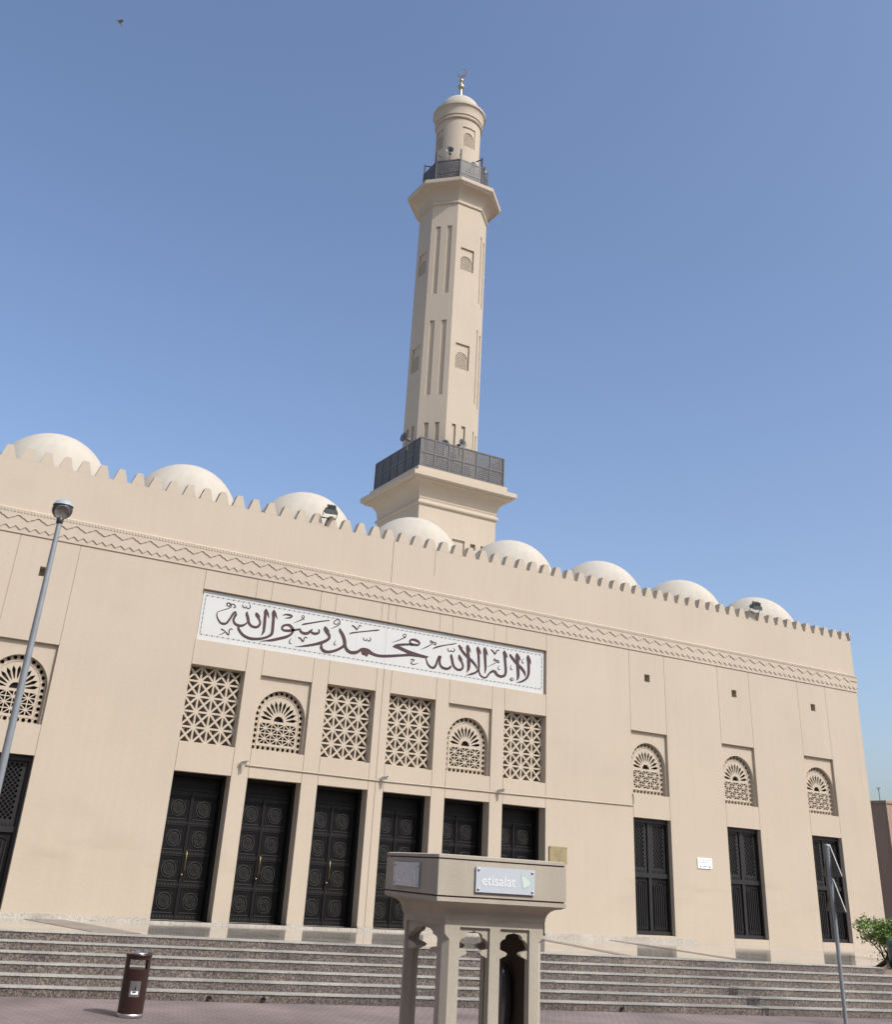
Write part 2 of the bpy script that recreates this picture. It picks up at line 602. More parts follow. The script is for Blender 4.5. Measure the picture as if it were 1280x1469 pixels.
CALLIGRAPHY = [[653,988,680,988,650,915,676,929,719,893,710,917,768,947,754,969,819,957,825,980,865,924,887,939,869,909,880,889,826,911,824,896],
[665,969,670,994,736,957,755,980,757,911,781,904,704,860,714,845,578,799,584,786,457,741,464,727],
[452,735,468,733,436,659,462,664,480,557,509,576,556,478,579,512,647,456,642,507,739,499,705,527,816,632,779,649,869,741,829,763,896,779,898,818,893,751,944,750,866,673,914,663,856,596,903,608,907,512,942,552,1008,473,1017,528,1116,485,1100,533,1197,540,1172,567,1237,598,1215,612],
[1192,867,1200,866,1159,800,1218,813,1201,698,1261,721,1240,597,1294,626,1310,528,1341,571,1410,499,1416,550,1508,515,1483,560,1567,581,1521,599,1577,662,1534,652,1530,755,1485,727,1469,839,1409,804,1428,880,1412,874],
[1425,865,1438,880,1478,819,1498,839,1543,771,1548,775],
[1650,1007,1658,1008,1622,932,1692,938,1629,854,1693,860,1635,712,1700,716,1643,570,1705,573,1647,470,1702,465,1634,404,1665,394,1621,352,1627,349],
[1660,985,1681,995,1697,882,1743,904,1772,782,1777,784],
[1864,1012,1873,1012,1828,939,1905,947,1849,810,1914,817,1857,655,1922,660,1865,502,1929,502,1854,436,1906,407,1778,369,1804,330,1649,315,1666,267,1492,281,1498,226,1333,277,1324,219,1198,316,1169,264,1104,384,1061,344,1055,443,1005,423,1048,491,1008,489],
[1866,999,1887,1009,1901,902,1944,923,1986,790,1991,792],
[1045,1005,1061,1009,1059,942,1078,959,1132,923,1122,945,1149,975,1147,991,1161,931,1175,951,1230,926,1220,947,1265,981,1242,981,1239,1039,1223,1033],
[599,341,608,367,655,325,667,350,701,309,725,306,644,253,653,241,566,209,568,204],
[706,314,717,325,773,243,793,267,821,244,803,248,822,346,798,349,842,380,832,400,892,376,894,396],
[1599,212,1598,217,1754,237,1748,262,1910,261,1894,309,2075,315,2054,368,2255,382,2229,433,2380,461,2346,495,2448,552,2400,566,2451,640,2395,609,2346,730,2319,676,2227,722,2236,679,2139,678,2176,647,2112,601,2160,612,2171,546,2184,589,2295,546,2290,598,2397,568,2384,619,2495,602,2483,642,2621,645,2610,677],
[2581,655,2619,676,2619,584,2656,626,2726,544,2733,602,2844,570,2815,620,2914,644,2877,672,2950,705,2931,717],
[2877,642,2899,671,2950,589,2969,640,3055,589,3043,641,3137,640,3100,664,3143,711,3105,702,3106,739,3096,733],
[2642,758,2636,770,2707,779,2696,809,2919,847,2910,874,3134,915,3127,941,3381,985,3376,1003],
[2412,769,2410,773,2524,825,2516,838,2636,887,2622,904,2691,947,2672,954,2683,997,2669,983,2628,996,2636,983,2607,949,2622,958,2663,923,2675,935,2681,888,2697,895],
[2111,908,2107,916,2187,931,2180,962,2281,933,2288,975,2330,921,2377,942,2308,907,2322,877,2180,862,2183,852],
[2404,414,2411,411,2364,344,2383,341,2372,277,2391,293,2439,275,2440,286],
[2580,439,2587,465,2634,428,2653,455,2706,366,2728,395,2748,381,2729,386,2756,448,2734,452,2773,476,2766,498,2827,466,2832,486],
[3263,835,3275,837,3243,755,3310,785,3305,674,3370,724,3375,614,3436,644,3384,571,3443,557,3341,524,3379,482,3220,458,3249,404,3041,383,3060,332,2832,315,2844,272,2651,258,2657,236,2519,223,2520,218],
[3287,821,3298,831,3348,744,3373,768,3411,722,3414,726],
[3433,792,3430,796,3536,843,3527,856,3623,896,3610,911,3682,951,3661,954,3657,1038,3638,1023,3583,1057,3587,1038,3505,1001,3524,990,3497,934,3514,946,3569,920,3567,939,3647,957,3633,966,3620,989,3609,979],
[3601,540,3607,538,3557,468,3577,466,3572,412,3587,432,3632,426,3631,434],
[3210,397,3252,398,3196,299,3257,323,3286,206,3318,267,3441,201,3433,258,3622,264,3598,311,3784,356,3748,397,3862,434,3818,468],
[3675,853,3687,856,3666,776,3725,807,3748,664,3819,703,3803,545,3883,572,3838,415,3907,444,3917,320,3968,372,4030,274,4046,340,4168,284,4150,350,4279,343,4244,388,4333,402,4302,439,4400,433,4383,469],
[4325,390,4371,447,4373,312,4488,427,4450,290,4531,332,4493,262,4501,263],
[4368,447,4382,472,4481,373,4526,455,4635,328,4662,393,4803,307,4811,366,4996,320,4992,379,5231,361,5223,417,5404,397,5395,450],
[3956,736,3951,742,4023,766,4013,794,4246,830,4241,853,4550,904,4545,928,4766,953,4761,980,4788,969,4786,977],
[4356,723,4372,726,4364,665,4381,678,4437,643,4429,663,4460,698,4459,711,4480,652,4494,671,4547,653,4536,672,4580,701,4558,700,4546,754,4535,748],
[3994,957,4003,978,4068,931,4088,960,4145,875,4161,903,4184,902,4165,910,4209,968,4190,975,4228,992,4226,1014,4270,974,4281,992],
[5357,387,5349,440,5583,431,5576,482,5771,461,5769,521,5962,470,5966,525],
[5208,611,5205,619,5316,632,5297,682,5452,677,5442,725,5640,714,5635,760,5814,734,5814,784,5949,743,5940,786,6018,805,5979,804,5971,880,5937,833,5843,910,5832,857,5730,888,5751,850,5683,816,5725,822,5731,759,5766,782,5785,709,5802,720],
[5236,606,5240,633,5396,581,5416,652,5589,535,5617,604,5787,490,5812,569,6022,473,6036,542,6191,475,6195,530,6294,516,6293,523],
[6196,502,6238,511,6216,420,6247,431,6269,310,6306,336,6379,240,6401,284,6490,252,6453,294,6558,350,6506,364,6598,482,6548,492,6636,565,6598,588,6631,570,6677,580,6607,480,6657,483,6622,361,6673,385,6719,276,6750,328,6870,265,6867,320,6968,314,6931,349,7007,377,6970,393],
[5190,719,5188,724,5347,779,5340,793,5488,854,5476,870,5583,919,5565,930,5586,979,5570,968,5527,988,5531,972,5482,946,5501,947,5519,911,5533,924,5561,881,5576,897],
[6044,659,6041,663,6182,728,6171,744,6310,803,6296,817,6400,892,6377,893,6329,951,6325,928,6308,886,6319,905,6411,900,6414,920,6477,884,6500,903,6480,862,6486,839,6402,874,6396,858],
[6411,733,6404,745,6511,776,6497,806,6703,850,6696,873,6867,899,6862,920,7018,938,7012,959,7127,985,7122,996],
[5758,359,5754,372,5827,378,5827,400,5866,378,5887,373,5792,329,5807,319,5777,273,5796,289,5870,256,5867,275,5996,314,5993,320],
[6853,824,6867,828,6865,752,6886,767,6939,738,6931,758,6962,784,6962,798,6976,746,6988,764,7046,749,7036,768,7086,799,7062,796,7048,851,7035,844],
[6972,689,6981,691,6945,628,7009,644,6974,542,7037,562,7005,437,7065,460,7064,351,7110,386,7160,298,7184,345,7271,294,7262,345,7353,345,7306,370,7378,428,7329,420,7340,529,7291,505,7272,630,7205,598,7217,706,7203,701],
[7221,697,7235,705,7261,630,7286,647,7336,582,7340,586],
[7459,1001,7469,1002,7430,927,7504,942,7454,780,7532,797,7476,626,7561,642,7489,473,7575,483,7493,371,7558,368,7480,310,7506,303,7474,276,7479,274],
[7468,986,7485,994,7500,891,7546,914,7586,811,7590,813],
[7185,955,7195,961,7194,901,7251,936,7273,801,7326,840,7387,705,7436,750,7487,638,7534,687,7598,575,7646,623,7697,506,7746,543,7760,445,7798,461,7783,392,7789,394],
[7193,945,7201,953,7251,892,7267,915,7336,888,7338,893],
[7792,1007,7801,1008,7757,934,7842,951,7792,790,7857,803,7814,615,7874,625,7824,462,7879,464,7802,390,7847,371,7730,328,7757,294,7618,280,7635,241,7529,240,7536,218,7444,202,7445,199],
[7792,988,7815,998,7825,887,7875,912,7910,808,7915,810],
[7827,417,7869,429,7856,309,7896,327,7925,234,7953,263,8034,203,8039,241,8123,240,8095,264,8184,319,8150,337,8241,370,8210,401,8313,401,8308,456,8348,385,8400,438,8417,325,8461,376,8547,291,8555,350,8681,332,8640,376,8742,423,8677,427,8746,546,8676,535,8724,725,8655,711,8706,892,8630,875,8690,973,8610,957,8658,1022,8648,1021],
[8649,1008,8670,1017,8681,903,8734,927,8758,830,8764,833],
[8017,1017,8027,1018,7976,948,8061,960,7995,789,8068,802,8018,594,8085,605,8037,450,8090,455,8035,362,8063,361,8036,326,8041,326],
[8017,1002,8040,1010,8044,890,8096,913,8129,804,8133,806],
[8202,968,8220,992,8262,938,8289,963,8345,863,8370,893,8384,897,8361,902,8414,964,8390,973,8442,985,8439,1008,8485,979,8493,997],
[8120,509,8117,513,8245,574,8238,583,8355,633,8345,644,8405,686,8387,681,8336,769,8324,747,8308,694,8324,715,8393,718,8396,739,8463,697,8486,718,8470,680,8482,658,8415,687,8409,672],
[8490,601,8498,600,8455,532,8474,533,8474,481,8489,499,8537,493,8537,502],
[8888,669,8895,668,8860,600,8879,602,8877,542,8897,561,8942,548,8943,557],
[9279,893,9288,891,9233,814,9255,815,9262,755,9277,777,9313,788,9307,795],
[8973,338,8972,325,8897,337,8904,320,8850,287,8874,296,8917,271,8920,289,9014,289,9014,296],
[8880,268,8893,270,8887,237,8887,263,8952,274,8948,281],
[8829,954,8841,959,8834,893,8887,928,8941,787,8995,830,9072,685,9128,735,9202,600,9261,648,9302,507,9361,536,9357,418,9365,420],
[8845,944,8858,953,8906,868,8930,892,8995,849,8998,854],
[9062,1010,9075,1012,9030,933,9120,950,9045,765,9136,782,9069,587,9153,602,9086,425,9160,433,9084,339,9134,335,9075,285,9082,283],
[9070,996,9090,1006,9121,887,9168,910,9189,819,9195,822],
[9430,1011,9443,1013,9395,932,9480,948,9421,792,9493,805,9432,638,9504,648,9428,513,9496,512,9390,414,9441,392,9289,328,9318,294,9170,270,9181,242,9076,236,9077,230],
[9434,996,9456,1005,9468,872,9525,893,9536,770,9543,772]]

# ============================================================ ground, steps, platform (the setting)
PZ = 0.779                                  # platform level
RI = 0.1298                                 # riser
def edge_y(x, i=0):
    return 21.207 - 0.16 * x - 0.30 * i


g = MB()
g.quad((-400, -200, 0), (400, -200, 0), (400, 600, 0), (-400, 600, 0))
tag(g.build('pavement', 'pavers'), kind='structure')

XL, XP, XR = -14.0, 21.79, 46.0
st = MB()
for i in range(6):
    zt = PZ - RI * i
    xr = XP if i == 0 else XR
    ya, yb = edge_y(XL, i), edge_y(xr, i)
    zb = max(zt - RI, 0.0)
    # riser face
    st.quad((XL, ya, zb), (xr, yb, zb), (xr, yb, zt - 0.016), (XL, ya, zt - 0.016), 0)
    # tread slab with a small nosing
    back = 0.36
    o = 0.015
    a, b = (XL, ya - o), (xr, yb - o)
    c, d = (xr, yb + back), (XL, ya + back)
    st.add([(*a, zt - 0.016), (*b, zt - 0.016), (*c, zt - 0.016), (*d, zt - 0.016), (*a, zt), (*b, zt), (*c, zt), (*d, zt)],
           [(0, 3, 2, 1), (4, 5, 6, 7), (0, 1, 5, 4), (1, 2, 6, 5), (2, 3, 7, 6), (3, 0, 4, 7)], None, 1)
# return of the top step at its right end
st.quad((XP, edge_y(XP), PZ - RI), (31.5, 24.9, PZ - RI), (31.5, 24.9, PZ - 0.016), (XP, edge_y(XP), PZ - 0.016), 0)
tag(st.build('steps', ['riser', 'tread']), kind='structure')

pf = MB()
pf.add([(XL, edge_y(XL) + 0.36, PZ - 0.004), (XP + .2, edge_y(XP) + 0.36, PZ - 0.004), (31.5, 24.9, PZ - 0.004), (31.5, 26, PZ - 0.004), (XL, 26, PZ - 0.004)],
       [(0, 1, 2, 3, 4)], None, 0)
def band(p, q, w):  # darker strip lying just above the platform surface
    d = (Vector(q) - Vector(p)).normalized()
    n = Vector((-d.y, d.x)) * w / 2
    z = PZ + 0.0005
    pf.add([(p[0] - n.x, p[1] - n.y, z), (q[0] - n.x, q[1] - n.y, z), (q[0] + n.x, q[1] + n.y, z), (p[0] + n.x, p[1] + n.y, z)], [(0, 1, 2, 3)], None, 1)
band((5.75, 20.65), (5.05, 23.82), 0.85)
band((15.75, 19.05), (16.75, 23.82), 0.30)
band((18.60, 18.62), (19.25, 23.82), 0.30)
tag(pf.build('platform', ['platform', 'dark_band']), kind='structure')
lt = MB()
lt.add([(XP, edge_y(XP) + 0.05, PZ - RI - 0.004), (XR, edge_y(XR, 1) + 0.3, PZ - RI - 0.004), (XR, 40, PZ - RI - 0.004), (31.5, 40, PZ - RI - 0.004), (31.5, 24.9, PZ - RI - 0.004)],
       [(0, 1, 2, 3, 4)])
tag(lt.build('planted_ground', 'soil'), kind='structure')

# ============================================================ the mosque
FY = 24.0
root = thing('mosque_building', 'long sand coloured mosque with crenellated parapet, latticed windows and row of pale domes', 'mosque', (12.24, FY, 0))


def kid(mb, name, mats, loc=(0, 0, 0), parent=None):
    """part whose mesh is written relative to the world point loc"""
    o = mb.build(name, mats, parent or root)
    base = Vector((12.24, FY, 0))
    o.location = Vector(loc) - base if parent is None else Vector(loc)
    return o


BAYS = [(7.233, 8.565), (8.958, 10.290), (10.697, 12.029), (12.434, 13.776), (14.167, 15.501), (15.888, 17.248)]
SIDE = [(20.186, 21.524), (23.639, 24.962), (27.082, 28.378)]
SIDE = [(24.48 - b, 24.48 - a) for a, b in reversed(SIDE)] + SIDE
SIDE[2] = (2.917, 4.250)
BX0, BX1 = -5.42, 29.90
DT = 3.701
GZ0, GZ1 = 4.296, 5.974
NZ0, NZ1 = 4.306, 5.947
WZ0, WZ1 = 0.912, 3.705
CZ0, CZ1 = 6.526, 7.702
ZL = 8.168
J, JD = 0.010, 0.014
rects = []
for a, b in BAYS:
    rects += [(a, a + J, PZ, ZL, JD, True), (b - J, b, PZ, ZL, JD, True)]
for a, b in SIDE:
    rects += [(a, a + J, PZ, ZL, JD, True), (b - J, b, PZ, ZL, JD, True)]
rects.append((12.21, 12.223, PZ, 9.83, JD, True))
rects.append((13.51, 13.52, 9.13, 9.83, 0.012, True))
rects.append((7.233, 17.248, CZ0, CZ1, 0.09, True))
niches = []
for i, (a, b) in enumerate(BAYS):
    rects.append((a, b, PZ + 0.037, DT, 0.30, False))
    if i in (1, 4):
        rects.append((a, b, NZ0, NZ1, 0.085, False))
        niches.append((a, b))
    else:
        rects.append((a, b, GZ0, GZ1, 0.45, False))
for a, b in SIDE:
    rects.append((a, b, WZ0, WZ1, 0.28, False))
    rects.append((a, b, NZ0, NZ1, 0.085, False))
    niches.append((a, b))
    c = (a + b) / 2
    rects.append((c - 0.1, c + 0.1, 7.33, 7.54, 0.28, True))
fpos = lambda x, z, d: (x, FY + d, z)
w = MB()
recess_panel(w, BX0, BX1, 0.0, 9.83, rects, fpos)
for a, b in niches:
    arch_niche(w, a, b, NZ0, NZ1, (a + b) / 2 - 0.005, 0.630, 5.03, 0.085, 0.30, fpos, n=24)
# the other sides of the block, the flat roof and the back of the parapet
BY1 = 52.0
w.quad((BX1, FY, 0), (BX1, BY1, 0), (BX1, BY1, 9.83), (BX1, FY, 9.83))
w.quad((BX0, FY, 0), (BX0, BY1, 0), (BX0, BY1, 9.83), (BX0, FY, 9.83))
w.quad((BX0, BY1, 0), (BX1, BY1, 0), (BX1, BY1, 9.83), (BX0, BY1, 9.83))
w.quad((BX0, FY + .22, 9.83), (BX1, FY + .22, 9.83), (BX1, FY, 9.83), (BX0, FY, 9.83))
w.quad((BX0, FY + .22, 9.3), (BX1, FY + .22, 9.3), (BX1, FY + .22, 9.83), (BX0, FY + .22, 9.83))
B = Vector((12.24, FY, 0))
o = w.build('wall', 'plaster', root)
o.location = -B
r = MB()
r.quad((BX0, FY + .22, 9.3), (BX1, FY + .22, 9.3), (BX1, BY1, 9.3), (BX0, BY1, 9.3))
o = r.build('roof', 'roof', root)
o.location = -B

# merlons along the parapet: one continuous battlement
pm = MB()
k0 = int((BX0 - 4.81) / 0.4277)
x = 4.81 + 0.4277 * k0
while x + 0.17 < BX1 - 0.05:
    if x - 0.17 > BX0:
        a, b, zb, zt = 0.165, 0.068, 9.832, 10.125
        rr = random.Random(int(x * 100))
        j = rr.uniform(-0.008, 0.008)
        y0, y1 = FY + 0.001, FY + 0.215
        pm.add([(x - a, y0, zb), (x + a, y0, zb), (x + b + j, y0, zt), (x - b + j, y0, zt), (x - a, y1, zb), (x + a, y1, zb), (x + b + j, y1, zt), (x - b + j, y1, zt)],
               [(0, 1, 2, 3), (5, 4, 7, 6), (1, 5, 6, 2), (4, 0, 3, 7), (3, 2, 6, 7)])
    xl = x
    x += 0.4277
pm.add([(xl + .262, FY + .001, 9.832), (BX1, FY + .001, 9.832), (BX1, FY + .001, 10.125), (xl + .36, FY + .001, 10.125),
        (xl + .262, FY + .215, 9.832), (BX1, FY + .215, 9.832), (BX1, FY + .215, 10.125), (xl + .36, FY + .215, 10.125)],
       [(0, 1, 2, 3), (5, 4, 7, 6), (1, 5, 6, 2), (4, 0, 3, 7), (3, 2, 6, 7)])
o = pm.build('parapet', 'plaster', root)
o.location = -B

# frieze: three stepped layers with straight, zigzag and scalloped lower edges, toothed ledge above
fr = MB()
def layer(bottom, zt, ya, yb):
    """bottom: list of (x, z) left to right"""
    for (ax, az), (bx, bz) in zip(bottom[:-1], bottom[1:]):
        fr.quad((ax, ya, az), (bx, ya, bz), (bx, ya, zt), (ax, ya, zt))
        fr.quad((ax, ya, az), (ax, yb, az), (bx, yb, bz), (bx, ya, bz))
    fr.quad((bottom[0][0], ya, zt), (bottom[-1][0], ya, zt), (bottom[-1][0], yb, zt), (bottom[0][0], yb, zt))
    for q in (bottom[0], bottom[-1]):
        fr.quad((q[0], ya, q[1]), (q[0], yb, q[1]), (q[0], yb, zt), (q[0], ya, zt))
XA, XB = BX0 - 0.02, BX1 + 0.03
layer([(XA, ZL), (XB, ZL)], 8.70, FY - 0.024, FY)
zz = []
P = 0.4277
n = int((XB - XA) / (P / 2))
for k in range(2 * n + 1):
    xx = XA + 0.075 + k * P / 4
    if xx < XB:
        zz.append((xx, 8.318 if k % 2 == 0 else 8.240))
layer([(XA, 8.28)] + zz + [(XB, 8.28)], 8.69, FY - 0.044, FY - 0.024)
wv = []
x = XA + 0.02
seg = [(0.0, 8.515), (0.03, 8.540), (0.07, 8.553), (0.11, 8.540), (0.14, 8.515), (0.155, 8.500), (0.2, 8.500), (0.2, 8.482), (0.225, 8.482),
       (0.245, 8.462), (0.285, 8.447), (0.325, 8.462), (0.345, 8.482), (0.372, 8.482), (0.372, 8.5), (0.41, 8.5)]
while x + P < XB:
    wv += [(x + dx, z) for dx, z in seg]
    x += P
layer([(XA, 8.5)] + wv + [(XB, 8.5)], 8.68, FY - 0.064, FY - 0.044)
# toothed sloping ledge
fr.quad((XA, FY - 0.064, 8.681), (XB, FY - 0.064, 8.681), (XB, FY, 8.715), (XA, FY, 8.715))
x = XA + 0.03
while x < XB - 0.05:
    fr.box((x, FY - 0.078, 8.612), (x + 0.036, FY - 0.0645, 8.678))
    x += 0.072
o = fr.build('frieze', 'plaster', root)
o.location = -B

# speckled skirting along the foot of the wall
sk = MB()
segs = []
cuts = sorted([(a, b) for a, b in BAYS])
xs = BX0
for a, b in cuts:
    segs.append((xs, a))
    xs = b
segs.append((xs, 22.2))
for a, b in segs:
    sk.box((a + 0.002, FY - 0.022, PZ - 0.02), (b - 0.002, FY - 0.001, PZ + 0.088))
for a, b in BAYS:
    sk.box((a, FY - 0.02, PZ - 0.02), (b, FY + 0.56, PZ + 0.037))
o = sk.build('skirting', 'skirting', root)
o.location = -B

# domes
DX = [3.49 + k * 3.44 for k in range(8)]
dm = MB()
prof = [(1.45, -0.6), (1.45, 0.0)] + [(1.43 * math.cos(R(a)), 1.43 * math.sin(R(a))) for a in range(0, 90, 5)] + [(0.002, 1.43)]
dm.lathe(prof, 56, smooth=True, cap=False)
dme = dm.mesh('dome', ['dome_paint'])
for x in DX:
    o = put('dome', dme, root)
    o.location = Vector((x, 26.0, 9.82)) - B

# ---------------------------------------------------------- pierced stone windows
def shrink(tri, k):
    cx = sum(p[0] for p in tri) / len(tri)
    cy = sum(p[1] for p in tri) / len(tri)
    return [(cx + (p[0] - cx) * k, cy + (p[1] - cy) * k) for p in tri]


def inset_tri(tri, d):
    # move every side inwards by d
    n = len(tri)
    ar = sum(tri[i][0] * tri[(i + 1) % n][1] - tri[(i + 1) % n][0] * tri[i][1] for i in range(n))
    sgn = 1 if ar > 0 else -1
    lines = []
    for i in range(n):
        a, b = Vector(tri[i]), Vector(tri[(i + 1) % n])
        e = (b - a).normalized()
        nn = Vector((-e.y, e.x)) * sgn
        lines.append((a + nn * d, e))
    out = []
    for i in range(n):
        p, e = lines[i - 1]
        q, f_ = lines[i]
        den = e.x * f_.y - e.y * f_.x
        t = ((q.x - p.x) * f_.y - (q.y - p.y) * f_.x) / den
        out.append((p.x + e.x * t, p.y + e.y * t))
    return out


gw, gh = 1.332, GZ1 - GZ0
polys = [[(0, 0), (gw, 0), (gw, gh), (0, gh)]]
cw, ch = (gw - 0.02) / 4, (gh - 0.02) / 5
for i in range(4):
    for j in range(5):
        x0, y0 = 0.01 + i * cw, 0.01 + j * ch
        c = (x0 + cw / 2, y0 + ch / 2)
        q = [(x0, y0), (x0 + cw, y0), (x0 + cw, y0 + ch), (x0, y0 + ch)]
        for k in range(4):
            polys.append(inset_tri([q[k], q[(k + 1) % 4], c], 0.021))
gv = planar(polys, 0.075)
lg = MB().add(*gv, UP)
lgm = lg.mesh('lattice', ['plaster'])
for i in (0, 2, 3, 5):
    a, b = BAYS[i]
    fm = MB()
    fm.quad((0.003, 0, 0), (gw - .003, 0, 0), (gw - .003, 0, gh), (0.003, 0, gh))
    win = kid(fm, 'lattice_window', 'dusty_glass', (a, FY + 0.42, GZ0))
    s = put('stone_screen', lgm, win)
    s.location = (0, -0.21, 0)
    s.scale = ((b - a) / gw, 1, 1)

hw, zs0 = 0.629, 5.03 - NZ0
polys = [[(-hw, 0), (hw, 0)] + [(p[0], p[1]) for p in reversed(arch_pts(0, hw, zs0, 28))]]
rr = 0.563
cr = 0.042
for k in range(10):
    polys.append(circ(-rr + k * 2 * rr / 9, 0.066, cr, 10))
for s in (-1, 1):
    for k in range(5):
        polys.append(circ(s * rr, 0.066 + 0.1235 * (k + 1), cr, 10))
for k in range(13):
    a = math.pi * (k + 0.5) / 13
    polys.append(circ(rr * math.cos(a), zs0 + 0.02 + rr * math.sin(a), cr, 10))
z0 = zs0 - 0.055
polys.append([(0.125 * math.cos(math.pi * k / 12), z0 + 0.125 * math.sin(math.pi * k / 12)) for k in range(13)])
for k in range(11):
    a = R(9 + 162 * k / 10)
    ca, sa = math.cos(a), math.sin(a)
    polys.append([(r_ * ca - h_ * sa, z0 + r_ * sa + h_ * ca) for r_, h_ in ((0.18, 0), (0.24, -.018), (0.38, -.037), (0.41, -.03), (0.475, 0), (0.41, .03), (0.38, .037), (0.24, .018))])
for i in range(3):
    for j in range(2):
        x0, y0 = -0.465 + i * 0.31, 0.155 + j * 0.235
        cx, cy = x0 + 0.155, y0 + 0.1175
        ring = [(x0 + .31, cy), (x0 + .31, y0 + .235), (cx, y0 + .235), (x0, y0 + .235), (x0, cy), (x0, y0), (cx, y0), (x0 + .31, y0)]
        for k in range(8):
            polys.append(inset_tri([(cx, cy), ring[k], ring[(k + 1) % 8]], 0.0105))
av = planar(polys, 0.05)
ag = MB().add(*av, UP)
# thin raised mouldings round the fan
inner = arch_pts(0, 0.505, zs0, 24)
tubep = [(-0.505, -0.028, 0.115)] + [(p[0], -0.028, p[1]) for p in inner] + [(0.505, -0.028, 0.115), (-0.505, -0.028, 0.115)]
ag.tube(tubep, 0.010, 6)
for p_ in polys[1:1 + 10 + 10 + 13]:
    cx_ = sum(v[0] for v in p_) / 10
    cz_ = sum(v[1] for v in p_) / 10
    ag.tube([(cx_ + .049 * math.cos(2 * math.pi * k / 12), -0.026, cz_ + .049 * math.sin(2 * math.pi * k / 12)) for k in range(13)], .008, 4, cap=False)
agm = ag.mesh('screen', ['plaster'])
for a, b in niches:
    c = (a + b) / 2 - 0.005
    fm = MB()
    fm.add([(-hw, 0, 0), (hw, 0, 0)] + [(p[0], 0, p[1]) for p in reversed(arch_pts(0, hw, zs0, 24))], [tuple(range(27))])
    win = kid(fm, 'arched_window', 'arch_back', (c, FY + 0.295, NZ0))
    s = put('stone_screen', agm, win)
    s.location = (0, -0.08, 0)

# ---------------------------------------------------------- doors
LW, LH = 0.580, 2.515
lf = MB()
lf.box((0.004, 0, 0), (LW, 0.05, LH))
rail_z = [0.0, 0.603, 1.206, 1.809, 2.412]
for z in rail_z:
    lf.box((0.004, -0.022, z), (LW, 0, z + 0.103))
    for k in range(8):
        x = 0.045 + k * (LW - 0.085) / 7
        lf.lathe([(0.018, 0), (0.014, 0.012), (0.003, 0.019)], 6, Matrix.Translation((x, -0.022, z + 0.0515)) @ UP, 1, False)
for x in (0.004, LW - 0.05):
    for z in rail_z[:-1]:
        lf.box((x, -0.014, z + 0.103), (x + 0.046, 0, z + 0.603))
star = [circ(0, 0, 0.165, 32), circ(0, 0, 0.149, 32)]
medal = planar(star, 0.03)
star2 = [circ(0, 0, 0.124, 28)] + [inset_tri([(0, 0), (0.112 * math.cos(R(60 * k)), 0.112 * math.sin(R(60 * k))), (0.112 * math.cos(R(60 * k + 60)), 0.112 * math.sin(R(60 * k + 60)))], 0.011) for k in range(6)]
medal2 = planar(star2, 0.024)
tri6 = []
for k in range(6):
    t = inset_tri([(0, 0), (0.148 * math.cos(R(60 * k)), 0.148 * math.sin(R(60 * k))), (0.148 * math.cos(R(60 * k + 60)), 0.148 * math.sin(R(60 * k + 60)))], 0.017)
    tri6.append(planar([t, inset_tri(t, 0.011)], 0.028))
for z in rail_z[:-1]:
    cz, cx = z + 0.353, 0.293
    for (ax, az, bx, bz) in ((.07, z + .125, .515, z + .14), (.07, z + .566, .515, z + .581), (.07, z + .14, .085, z + .566), (.50, z + .14, .515, z + .566)):
        lf.box((ax, -0.018, az), (bx, 0, bz), mi=1 if bz - az < .05 and az < z + .2 else 0)
    for (ax, az, bx, bz) in ((.105, z + .16, .48, z + .168), (.105, z + .538, .48, z + .546), (.105, z + .168, .113, z + .538), (.472, z + .168, .48, z + .538)):
        lf.box((ax, -0.010, az), (bx, 0, bz))
    mt = Matrix.Translation((cx, -0.008, cz)) @ UP
    lf.add(*medal, mt, 1)
    lf.add(*medal2, mt, 0)
    for t in tri6:
        lf.add(*t, mt, 1)  # pale rims paint the light on the carved edges
    for sx in (-1, 1):
        for sz in (-1, 1):
            lf.add(*planar([[(0, 0), (0.07, 0), (0, 0.07)]], 0.02), Matrix.Translation((cx + sx * .165, -0.005, cz + sz * .165)) @ UP @ Matrix.Diagonal((-sx, -sz, 1, 1)))
lfm = lf.mesh('door_leaf', ['door_bronze', 'stud_lit_rim'] if 'stud_lit_rim' in M else ['door_bronze', 'door_bronze'])

